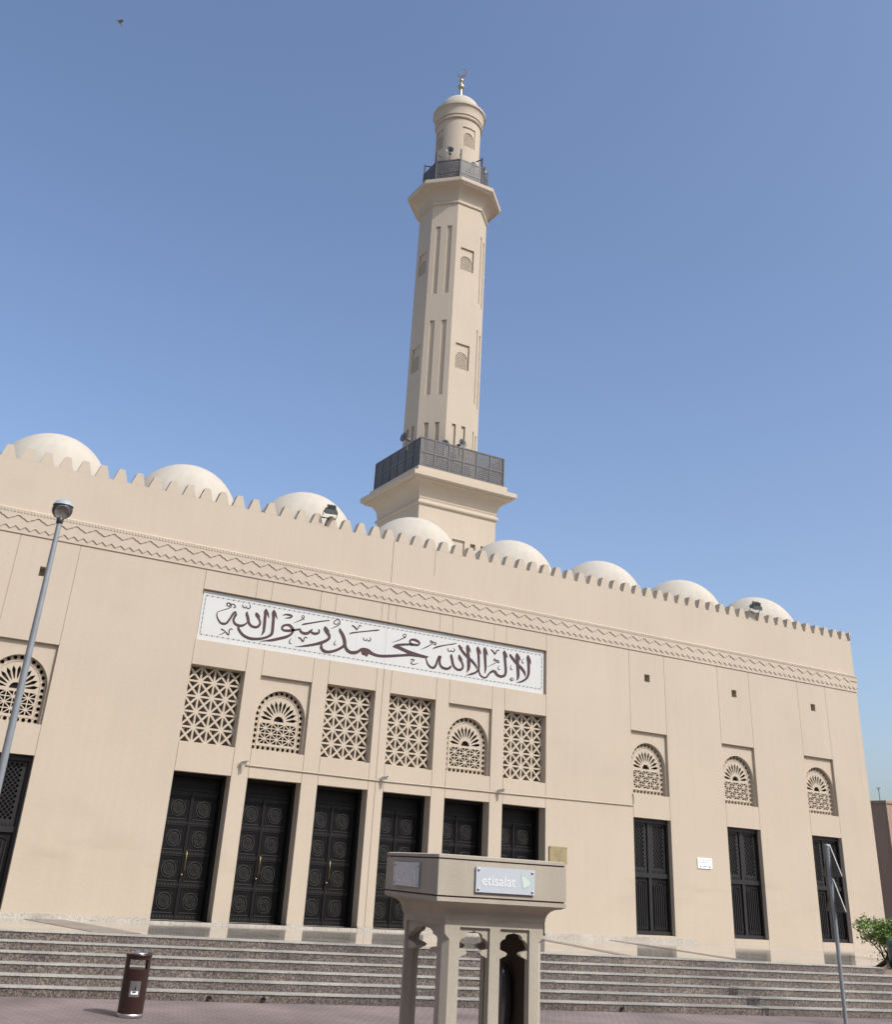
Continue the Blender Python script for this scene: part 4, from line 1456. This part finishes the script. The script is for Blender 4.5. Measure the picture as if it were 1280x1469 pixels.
# ============================================================ traffic sign post
tp = thing('traffic_sign', 'thin grey post with two triangular signs seen from behind, at the right', 'traffic sign', (17.98, 15.58, 0))
q = MB()
q.tube([(0, 0, 0), (0, 0, 2.96)], .038, 14)
q.lathe([(.045, 2.955), (.045, 2.98), (.02, 3.0), (.001, 3.002)], 14, cap=False)
q.lathe([(.10, 0), (.10, .02), (.05, .03)], 14, cap=False)
q.build('post', 'grey_paint', tp)
def plate(z0, lbl):
    sd = .68
    hgt = sd * .866
    out = [(-sd / 2, 0), (sd / 2, 0), (0, hgt)]
    # rounded corners
    pts_ = []
    for i in range(3):
        p, a_, c_ = Vector(out[i]), Vector(out[i - 1]), Vector(out[(i + 1) % 3])
        u, v_ = (a_ - p).normalized(), (c_ - p).normalized()
        for t in (0, .25, .5, .75, 1):
            s0, s1 = p + u * .045, p + v_ * .045
            pts_.append(tuple((s0 * (1 - t) + p * t) * (1 - t) + (p * (1 - t) + s1 * t) * t))
    e = MB()
    e.add(*planar([pts_], .006), at_wall(0, 0, 0), 0)
    rim = [(p_[0], -.009, p_[1]) for p_ in pts_] + [(p_[0], .009, p_[1]) for p_ in pts_]
    nn_ = len(pts_)
    e.add(rim, [(i, (i + 1) % nn_, nn_ + (i + 1) % nn_, nn_ + i) for i in range(nn_)], None, 2)
    fr_ = [tuple((Vector(p_) - Vector((0, hgt / 3))) * .98 + Vector((0, hgt / 3))) for p_ in pts_]
    e.add([(p_[0], .0035, p_[1]) for p_ in fr_], [tuple(range(len(fr_)))], None, 1)
    fr2 = [tuple((Vector(p_) - Vector((0, hgt / 3))) * .78 + Vector((0, hgt / 3))) for p_ in pts_]
    e.add([(p_[0], .004, p_[1]) for p_ in fr2], [tuple(range(len(fr2)))], None, 2)
    o_ = e.build('sign_plate', ['sign_back', 'sign_red', 'sign_face'], tp)
    yaw = R(-107)
    o_.rotation_euler.z = yaw
    o_.location = (.085, .02, z0)
    for zz2 in (.12, .34):
        k = MB()
        k.box((-.05, -.06, zz2), (.05, -.004, zz2 + .025))
        k.build('clamp', 'grey_paint', o_)
    return o_
plate(2.43, '')
plate(1.83, '')

# ============================================================ litter bin
br = thing('litter_bin', 'dark brown cylindrical litter bin with steel base standing before the steps', 'litter bin', (5.04, 16.95, 0), R(-12))
q = MB()
n = 48
rb = .178
zl = [.05, .18, .34, .50, .585, .70, .742]
yaw0 = -math.pi / 2
for i in range(len(zl) - 1):
    for k in range(n):
        a0, a1 = 2 * math.pi * k / n, 2 * math.pi * (k + 1) / n
        am = (a0 + a1) / 2
        da = min(abs((am - yaw0 + math.pi) % (2 * math.pi) - math.pi), abs((am + yaw0 + math.pi) % (2 * math.pi) - math.pi))
        if zl[i] == .585 and da < R(46):
            continue
        for r_, fl in ((rb, 0), (rb - .012, 1)):
            P4 = [(r_ * math.cos(a0), r_ * math.sin(a0), zl[i]), (r_ * math.cos(a1), r_ * math.sin(a1), zl[i]),
                  (r_ * math.cos(a1), r_ * math.sin(a1), zl[i + 1]), (r_ * math.cos(a0), r_ * math.sin(a0), zl[i + 1])]
            if not (fl and zl[i] < .5):
                q.add(P4 if not fl else P4[::-1], [(0, 1, 2, 3)], None, 0 if not fl else 1, not fl)
q.lathe([(rb - .013, .584), (.001, .560)], 48, None, 1, cap=False)
for a_ in (yaw0, -yaw0):
    for e in (-1, 1):
        aa = a_ + e * R(45)
        cx_, sx_ = math.cos(aa), math.sin(aa)
        q.quad((rb * cx_, rb * sx_, .585), ((rb - .012) * cx_, (rb - .012) * sx_, .585), ((rb - .012) * cx_, (rb - .012) * sx_, .70), (rb * cx_, rb * sx_, .70), 1)
q.build('body', ['bin_brown', 'black'], br)
q = MB()
q.lathe([(.001, .724), (rb - .014, .724), (rb + .001, .735), (rb + .008, .737), (rb + .008, .766), (rb - .002, .770), (.12, .772)], 48, cap=False)
q.build('rim', 'bin_brown', br)
q = MB()
q.lathe([(.12, .771), (.115, .785), (.105, .785), (.10, .765), (.001, .762)], 32, cap=False)
q.build('ashtray', 'steel', br)
q = MB()
q.lathe([(rb - .004, .002), (rb + .002, .002), (rb + .002, .05), (rb - .004, .051)], 48, cap=False)
q.build('base_band', 'steel', br)
q = MB()
def curved(mb, x0, x1, z0, z1, rr_, mi=0, n=8):
    for i in range(n):
        u0, u1 = x0 + (x1 - x0) * i / n, x0 + (x1 - x0) * (i + 1) / n
        A = [(rr_ * math.sin(u / rr_), -rr_ * math.cos(u / rr_)) for u in (u0, u1)]
        mb.quad((*A[0], z0), (*A[1], z0), (*A[1], z1), (*A[0], z1), mi)
curved(q, -.075, .075, .255, .445, rb + .003)
curved(q, -.05, .052, .285, .325, rb + .0045, 1)
curved(q, -.03, .02, .305, .322, rb + .0055, 2)
curved(q, .0, .014, .335, .385, rb + .0045, 2, 2)
curved(q, -.008, .0, .335, .355, rb + .0045, 2, 2)
curved(q, .005, .011, .388, .40, rb + .0045, 2, 2)
q.build('label_plate', ['bin_label', 'letter_white', 'black'], br)

# ============================================================ telephone kiosk
KW, KD = 1.309, 1.330
ks = thing('telephone_kiosk', 'square cast stone telephone kiosk with trefoil arches in front of the mosque', 'kiosk', (5.265, 8.961, 0), -0.12592)
ks.location = (5.265, 8.961, 0)
def sq(mb, prof, mi=0, cap=False):
    """square rings: (inset, z)"""
    vs, fs = [], []
    for ins, z in prof:
        vs += [(ins, ins, z), (KW - ins, ins, z), (KW - ins, KD - ins, z), (ins, KD - ins, z)]
    for i in range(len(prof) - 1):
        for k in range(4):
            k2 = (k + 1) % 4
            fs.append((i * 4 + k, i * 4 + k2, i * 4 + 4 + k2, i * 4 + 4 + k))
    fs.append(tuple(range(len(vs) - 4, len(vs))))
    fs.append((3, 2, 1, 0))
    mb.add(vs, fs, None, mi)
q = MB()
sq(q, [(.155, 1.688), (.145, 1.704), (.142, 1.712)] + [(.142 - .105 * (1 - math.cos(math.pi / 2 * i / 8)) , 1.712 + .105 * math.sin(math.pi / 2 * i / 8)) for i in range(1, 9)] +
   [(.0, 1.835), (0, 1.868), (.014, 1.869), (.014, 1.881), (0, 1.882), (0, 2.168), (.014, 2.169), (.014, 2.180), (0, 2.181), (.0, 2.205), (.03, 2.212)])
q.build('canopy', 'cast_stone', ks)
q = MB()
for z0_, z1_ in ((1.8695, 1.8805), (2.1695, 2.1795)):
    i_ = .0125
    for (a_, b_) in (((i_, i_), (KW - i_, i_)), ((KW - i_, i_), (KW - i_, KD - i_)), ((KW - i_, KD - i_), (i_, KD - i_)), ((i_, KD - i_), (i_, i_))):
        q.quad((*a_, z0_), (*b_, z0_), (*b_, z1_), (*a_, z1_))
q.build('groove', 'groove', ks)

INS = .155
TH = .085
def tref(hw_, xc, top=1.612):
    k = hw_ / .148
    half = [(-.148, 1.383), (-.143, 1.398), (-.122, 1.402), (-.106, 1.413), (-.082, 1.418), (-.063, 1.437), (-.082, 1.452), (-.118, 1.462), (-.148, 1.476),
            (-.146, 1.500), (-.134, 1.528), (-.112, 1.548), (-.088, 1.556), (-.084, 1.574), (-.066, 1.591), (-.042, 1.597), (-.018, 1.598), (-.008, 1.604), (0, top)]
    pts_ = [(-.148, .12)] + half
    pts_ = pts_ + [(-x_, z_) for x_, z_ in reversed(pts_[:-1])]
    return [(xc + x_ * k, z_) for x_, z_ in pts_]
def face(wd, opens):
    """two skins: outer frame with square-headed openings, inner skin with trefoil heads (local x along the face)"""
    a_, b_ = INS + .055, wd - INS - .055
    m_ = MB()
    out = [(a_, 0.0), (b_, 0.0), (b_, 1.688), (a_, 1.688)]
    fr_ = [out] + [[(xc - hw_ , .12), (xc + hw_, .12), (xc + hw_, 1.634), (xc - hw_, 1.634)] for xc, hw_ in opens]
    m_.add(*planar(fr_, .022), at_wall(0, INS + .011, 0))
    fr_ = [out] + [tref(hw_ - .001, xc) for xc, hw_ in opens]
    m_.add(*planar(fr_, TH - .0225), at_wall(0, INS + .0225 + (TH - .0225) / 2, 0))
    return m_
fo = [(.457, .150), (.861, .150)]
f1 = face(KW, fo)
f1m = f1.mesh('arcade', ['cast_stone'])
f2m = face(KD, [(.695, .385)]).mesh('arch', ['cast_stone'])
put('arched_screen', f1m, ks)
put('arched_screen', f1m, ks, Matrix.Translation((KW, KD, 0)) @ Matrix.Rotation(math.pi, 4, 'Z'))
# side screens: local x runs along depth
put('arched_screen', f2m, ks, Matrix.Translation((0, KD, 0)) @ Matrix.Rotation(-math.pi / 2, 4, 'Z') @ Matrix.Translation((KD, 0, 0)) @ Matrix.Diagonal((-1, 1, 1, 1)))
f3 = MB()
f3.add(*planar([[(INS + .055, 0), (KD - INS - .055, 0), (KD - INS - .055, 1.688), (INS + .055, 1.688)], [(.31, .12), (1.08, .12), (1.08, 1.634), (.31, 1.634)]], .022), at_wall(0, INS + .011, 0))
f3.box((INS + .055, INS + .0225, 0), (KD - INS - .055, INS + TH - .01, 1.688))
put('closed_side', f3.mesh('closed_side', ['cast_stone']), ks, Matrix.Translation((KW, 0, 0)) @ Matrix.Rotation(math.pi / 2, 4, 'Z'))
for (cx, cy, sx, sy) in ((INS, INS, 1, 1), (KW - INS, INS, -1, 1), (KW - INS, KD - INS, -1, -1), (INS, KD - INS, 1, -1)):
    q = MB()
    vs, fs = [], []
    S_ = .0545
    L_ = .085
    for z, chf in ((0, .05), (1.535, .05), (1.578, .004), (1.6875, .004)):
        for (px, py) in ((chf, 0), (S_, 0), (S_, L_), (L_, L_), (L_, S_), (0, S_), (0, chf)):
            vs.append((cx + sx * px, cy + sy * py, z))
    for i in range(3):
        for k in range(7):
            k2 = (k + 1) % 7
            fs.append((i * 7 + k, i * 7 + k2, i * 7 + 7 + k2, i * 7 + 7 + k))
    q.add(vs, fs)
    q.build('corner_post', 'cast_stone', ks)
q = MB()
q.box((.10, .10, 0), (KW - .10, KD - .10, .06))
q.build('base_slab', 'cast_stone', ks)
q = MB()
q.box((KW - INS - TH - .022, INS + TH + .002, .06), (KW - INS - TH - .002, .98, 1.687))
q.build('shaded_backboard', 'cast_shade', ks)  # interior shade is put into this board's colour
# signs
q = MB()
q.box((.367, -.020, 1.922), (.967, -.008, 2.128))
p1 = q.build('sign_plate', 'acrylic', ks)
q = MB()
q.add(*text_geo('etisalat', .124, .002, 'LEFT'), at_wall(.424, -.0215, 1.978) @ Matrix.Diagonal((.98, 1, 1, 1)))
q.build('lettering', 'letter_white', p1)
def drop(s):
    pts_ = smooth_pts([(-.050, .062), (.0, .050), (.045, .018), (.058, -.008), (.045, -.035), (.0, -.055), (-.025, -.058)], 5)
    return [(x_ * s, z_ * s) for x_, z_ in pts_]
q = MB()
q.add([(.868 + x_, -.0212, 2.025 + z_) for x_, z_ in drop(1.0)], [tuple(range(len(drop(1.0))))], None, 0)
q.add([(.870 + x_, -.0218, 2.025 + z_) for x_, z_ in drop(.80)], [tuple(range(len(drop(.8))))], None, 1)
q.build('emblem', ['logo_green', 'logo_pale'], p1)
q = MB().lathe([(.011, 0), (.011, .006), (.006, .010), (.001, .010)], 10, None, cap=False)
bm_ = q.mesh('bolt', ['steel'])
for x_ in (.392, .942):
    for z_ in (1.947, 2.103):
        put('bolt', bm_, p1, Matrix.Translation((x_, -.0205, z_)) @ UP)
LM = Matrix.Rotation(-math.pi / 2, 4, 'Z')          # local x -> -y : left face
def leftface(x_, d_, z_):                           # x_ measured from the far end towards the near corner
    return (-d_, KD - x_, z_)
q = MB()
q.box((-.020, .424, 1.925), (-.008, 1.066, 2.128))
p2 = q.build('sign_plate', 'acrylic', ks)
q = MB()
AR = [[(.470, 1.972), (.470, 2.058)], [(.452, 1.972), (.418, 1.972), (.400, 1.985), (.385, 1.972), (.355, 1.972), (.340, 2.010), (.362, 2.022), (.385, 2.000), (.400, 1.985)],
      [(.340, 1.972), (.300, 1.972), (.296, 2.060)], [(.318, 1.972), (.285, 1.972), (.262, 1.985), (.258, 2.06)], [(.228, 1.972), (.228, 2.058)],
      [(.195, 2.01), (.188, 1.985), (.165, 1.970), (.120, 1.970), (.095, 1.985), (.092, 2.01)], [(.150, 2.035), (.135, 2.035)], [(.42, 2.0), (.405, 2.0)]]
for s_ in AR:
    pts_ = smooth_pts(s_, 4)
    for (ax, az), (bx, bz) in zip(pts_[:-1], pts_[1:]):
        dxx, dzz = bx - ax, bz - az
        L_ = math.hypot(dxx, dzz) or 1
        nx2, nz2 = -dzz / L_ * .0075, dxx / L_ * .0075
        q.add([leftface(*p_) for p_ in ((ax + nx2 + .27, .0215, az + nz2), (ax - nx2 + .27, .0215, az - nz2), (bx - nx2 + .27, .0215, bz - nz2), (bx + nx2 + .27, .0215, bz + nz2))], [(0, 1, 2, 3)])
q.build('lettering', 'letter_white', p2)
q = MB()
q.add([leftface(.815 + x_, .0212, 2.027 + z_) for x_, z_ in drop(1.0)], [tuple(range(len(drop(1.0))))], None, 0)
q.add([leftface(.817 + x_, .0218, 2.027 + z_) for x_, z_ in drop(.80)], [tuple(range(len(drop(.8))))], None, 1)
q.build('emblem', ['logo_green', 'logo_pale'], p2)
for y_ in (.450, 1.040):
    for z_ in (1.95, 2.103):
        put('bolt', bm_, p2, Matrix.Translation((-.0205, y_, z_)) @ Matrix.Rotation(-math.pi / 2, 4, 'Y'))

ph_ = thing('payphone', 'dark rounded payphone hood hanging inside the right arch of the kiosk', 'payphone', (0, 0, 0))
ph_.location = Vector((5.265, 8.961, 1.1)) + Matrix.Rotation(-0.12592, 3, 'Z') @ Vector((.955, .60, 0))
ph_.location.z = 1.06
ph_.rotation_euler.z = -0.12592 - math.pi / 2
q = MB()
n1, n2 = 24, 32
vs, fs = [], []
for i in range(n1 + 1):
    th = math.pi * i / n1
    for k in range(n2):
        p_ = 2 * math.pi * k / n2
        e = .75
        c_, s_ = math.cos(p_), math.sin(p_)
        rr2 = math.sin(th) ** .6
        vs.append((.115 * rr2 * math.copysign(abs(c_) ** e, c_), .085 * rr2 * math.copysign(abs(s_) ** e, s_), .285 * math.cos(th)))
for i in range(n1):
    for k in range(n2):
        fs.append((i * n2 + k, (i + 1) * n2 + k, (i + 1) * n2 + (k + 1) % n2, i * n2 + (k + 1) % n2))
q.add(vs, fs, None, 0, True)
q.build('hood', 'hood', ph_)
q = MB()
q.box((-.07, .06, -.12), (.07, .088, .12))
q.build('mount', 'dark_metal', ph_)

# ============================================================ drain pipe ends in the lowest riser
def spout(x, label):
    i = 5
    y = edge_y(x, 5)
    k = MB()
    k.lathe([(.034, 0), (.034, .03), (.027, .03), (.026, -.01), (.001, -.01)], 14, Matrix.Rotation(math.pi / 2, 4, 'X'), cap=False)
    o_ = k.build('drain_pipe', 'black')
    o_.location = (x, y - .003, .052)
    tag(o_, label, 'drain pipe', 'drain pipes in the lowest step')
spout(6.78, 'short black drain pipe end low in the bottom step, left of its close twin')
spout(7.66, 'short black drain pipe end in the bottom step nearest the kiosk on its left')
spout(14.25, 'lone black drain pipe end in the bottom step right of the kiosk')

# ============================================================ shrub, teal bin, neighbour, bird
def shrub():
    t = thing('shrub', 'bushy green shrub with bare curved stems beside the right end of the steps', 'shrub', (24.82, 19.9, PZ - RI))
    rnd = random.Random(11)
    s_, l_ = MB(), MB()
    tips = []
    for k in range(11):
        a = rnd.uniform(0, 2 * math.pi)
        sp_ = rnd.uniform(.15, .56)
        hgt = rnd.uniform(.55, .90)
        b0 = Vector((rnd.uniform(-.28, .28), rnd.uniform(-.2, .2), 0))
        pts_ = [b0, b0 + Vector((math.cos(a) * sp_ * .25, math.sin(a) * sp_ * .25, hgt * .35)), b0 + Vector((math.cos(a) * sp_ * .7, math.sin(a) * sp_ * .7, hgt * .68)), b0 + Vector((math.cos(a) * sp_, math.sin(a) * sp_, hgt))]
        pts_ = [Vector(p_) for p_ in smooth_pts([tuple(p_) for p_ in pts_], 4)]
        s_.tube(pts_, [.022 * (1 - .6 * i / len(pts_)) for i in range(len(pts_))], 6)
        tips.append(pts_[-1])
        for j in range(3):
            st0 = pts_[rnd.randrange(6, len(pts_))]
            e = st0 + Vector((rnd.uniform(-.25, .25), rnd.uniform(-.25, .25), rnd.uniform(.1, .28)))
            s_.tube([st0, (st0 + e) / 2 + Vector((0, 0, -.02)), e], [.009, .007, .004], 5)
            tips.append(e)
    s_.build('stem', 'bark', t)
    for tp_ in tips:
        for k in range(130):
            c_ = tp_ + Vector((rnd.gauss(0, .085), rnd.gauss(0, .085), rnd.gauss(.0, .062)))
            ln, wd = rnd.uniform(.05, .09), rnd.uniform(.012, .02)
            d_ = Vector((rnd.gauss(0, 1), rnd.gauss(0, 1), rnd.gauss(.5, .7))).normalized()
            sd_ = d_.cross(Vector((rnd.gauss(0, 1), rnd.gauss(0, 1), rnd.gauss(0, 1)))).normalized() * wd
            l_.add([c_ - d_ * ln * .5, c_ + sd_, c_ + d_ * ln * .5, c_ - sd_], [(0, 1, 2, 3)])
    for k in range(1100):
        c_ = Vector((.30 + rnd.gauss(0, .2), rnd.gauss(0, .18), rnd.uniform(.02, .6)))
        ln, wd = rnd.uniform(.05, .09), rnd.uniform(.012, .02)
        d_ = Vector((rnd.gauss(0, 1), rnd.gauss(0, 1), rnd.gauss(.6, .7))).normalized()
        sd_ = d_.cross(Vector((rnd.gauss(0, 1), rnd.gauss(0, 1), rnd.gauss(0, 1)))).normalized() * wd
        l_.add([c_ - d_ * ln * .5, c_ + sd_, c_ + d_ * ln * .5, c_ - sd_], [(0, 1, 2, 3)])
    l_.build('foliage', 'leaf', t)
shrub()

tb = thing('teal_bin', 'teal plastic bin with rounded lid cut off by the right edge of the picture', 'bin', (24.08, 19.0, PZ - RI))
q = MB()
q.lathe([(.25, 0), (.27, .03), (.29, .45), (.29, .48)], 32, cap=True)
q.build('body', 'teal', tb)
q = MB()
q.lathe([(.305, .485), (.305, .52), (.29, .57), (.24, .63), (.12, .67), (.001, .68)], 32, cap=False)
q.build('lid', 'teal', tb)

nb = thing('neighbouring_building', 'brown flat roofed building showing behind the right corner of the mosque', 'building', (51.06, 40.0, 0))
q = MB()
recess_panel(q, 0, 26, 0, 6.72, [(a_, a_ + 1.4, z_, z_ + 1.7, .25, False) for a_ in (1.6, 4.6, 7.6, 10.6, 13.6, 16.6, 19.6) for z_ in (.9, 3.7)] + [(.42, .46, .0, 6.3, .05, True), (0.9, .94, 0, 6.3, .05, True)], lambda x, z, d: (x, d, z))
q.quad((0, 0, 0), (0, 30, 0), (0, 30, 6.72), (0, 0, 6.72))
q.quad((26, 0, 0), (26, 30, 0), (26, 30, 6.72), (26, 0, 6.72))
q.quad((0, 30, 0), (26, 30, 0), (26, 30, 6.72), (0, 30, 6.72))
q.quad((0, 0, 6.45), (26, 0, 6.45), (26, 30, 6.45), (0, 30, 6.45))
q.box((-.06, -.06, 6.722), (26.06, .2, 6.86))
q.box((-.06, .201, 6.722), (.2, 30, 6.86))
for k in range(14):
    q.box((1.2 + k * 1.8, -.14, 5.75), (1.95 + k * 1.8, -.001, 6.25))
q.build('wall', 'neighbour', nb)
for a_ in (1.6, 4.6, 7.6):
    for z_ in (.9, 3.7):
        e = MB()
        e.box((0, .2, 0), (1.4, .24, 1.7))
        e.box((.0, .16, 0), (.07, .199, 1.7), mi=1)
        e.box((1.33, .16, 0), (1.4, .199, 1.7), mi=1)
        e.box((.67, .16, 0), (.73, .199, 1.7), mi=1)
        o_ = e.build('window', ['void', 'dark_metal'], nb)
        o_.location = (a_, 0, z_)
q = MB()
q.tube([(0, 0, 6.86), (0, 0, 7.5)], .02, 6)
q.tube([(-.14, 0, 7.5), (0, 0, 7.35), (.12, 0, 7.52)], .014, 5)
o_ = q.build('antenna', 'rail_metal', nb)
o_.location = (-.06, .3, 0)
q = MB()
q.tube([(-.05, -.04, 0), (-.05, -.04, 6.7)], .035, 8)
q.build('downpipe', 'neighbour', nb)

# bird in flight, one skin
bird = MB()
bd = [(.004, -.17), (.022, -.14), (.034, -.10), (.05, -.03), (.05, .03), (.034, .10), (.016, .15), (.03, .2), (.035, .24)]
bird.lathe(bd, 12, Matrix.Rotation(math.pi / 2, 4, 'X') @ Matrix.Diagonal((1, .85, 1, 1)))
for s_ in (-1, 1):
    wing = [(.03 * s_, -.07, .02), (.12 * s_, -.10, .075), (.22 * s_, -.06, .11), (.33 * s_, .05, .10), (.2 * s_, .06, .09), (.10 * s_, .07, .06), (.03 * s_, .08, .02)]
    bird.add(wing + [(x_, y_, z_ - .008) for x_, y_, z_ in wing], [tuple(range(7)), tuple(range(13, 6, -1))] + [(i, (i + 1) % 7, 7 + (i + 1) % 7, 7 + i) for i in range(7)])
o_ = bird.build('bird', 'feather')
o_.location = (2.653, 30, 28.276)
o_.rotation_euler = (R(20), R(-25), R(110))
o_.scale = (.72, .72, .72)
tag(o_, 'small bird flying high in the sky at the upper left', 'bird')


# ============================================================ unseen blocks added beside and behind the viewer to deepen the street shade
def added_block(label, loc, rotz, wid, dep, hgt, floors):
    """plain block of flats, front facing local -y"""
    t = thing('added_street_building', label, 'building', loc, rotz, None)
    nwin = int(wid / 3.2)
    pitch = wid / nwin
    fh = (hgt - .8) / floors
    rc = []
    spots = []
    for i in range(nwin):
        for j in range(floors):
            xa = (i + .5) * pitch - .65
            za = j * fh + (1.0 if j else .15)
            zb = j * fh + fh - .7
            rc.append((xa, xa + 1.3, za, zb, .22, False))
            spots.append((xa, za, zb))
    q = MB()
    recess_panel(q, 0, wid, 0, hgt, rc, lambda x, z, d: (x, d, z))
    q.quad((0, 0, 0), (0, dep, 0), (0, dep, hgt), (0, 0, hgt))
    q.quad((wid, 0, 0), (wid, dep, 0), (wid, dep, hgt), (wid, 0, hgt))
    q.quad((0, dep, 0), (wid, dep, 0), (wid, dep, hgt), (0, dep, hgt))
    q.quad((0, 0, hgt - .5), (wid, 0, hgt - .5), (wid, dep, hgt - .5), (0, dep, hgt - .5))
    q.box((-.1, -.12, hgt + .001), (wid + .1, .25, hgt + .16))
    q.build('wall', 'street_wall', t)
    e = MB()
    e.box((0, 0, 0), (1.3, .04, 1))
    em = e.mesh('window', ['void'])
    for xa, za, zb in spots:
        o_ = put('window', em, t)
        o_.location = (xa, .17, za)
        o_.scale = (1, 1, zb - za)
added_block('plain block of flats added for shade across the street, behind the viewer and outside the picture', (42, -11, 0), math.pi, 64, 12, 13.5, 4)
added_block('plain block of flats added for shade at the left end of the street, outside the picture', (-13, 2, 0), math.pi / 2, 46, 12, 13.0, 4)
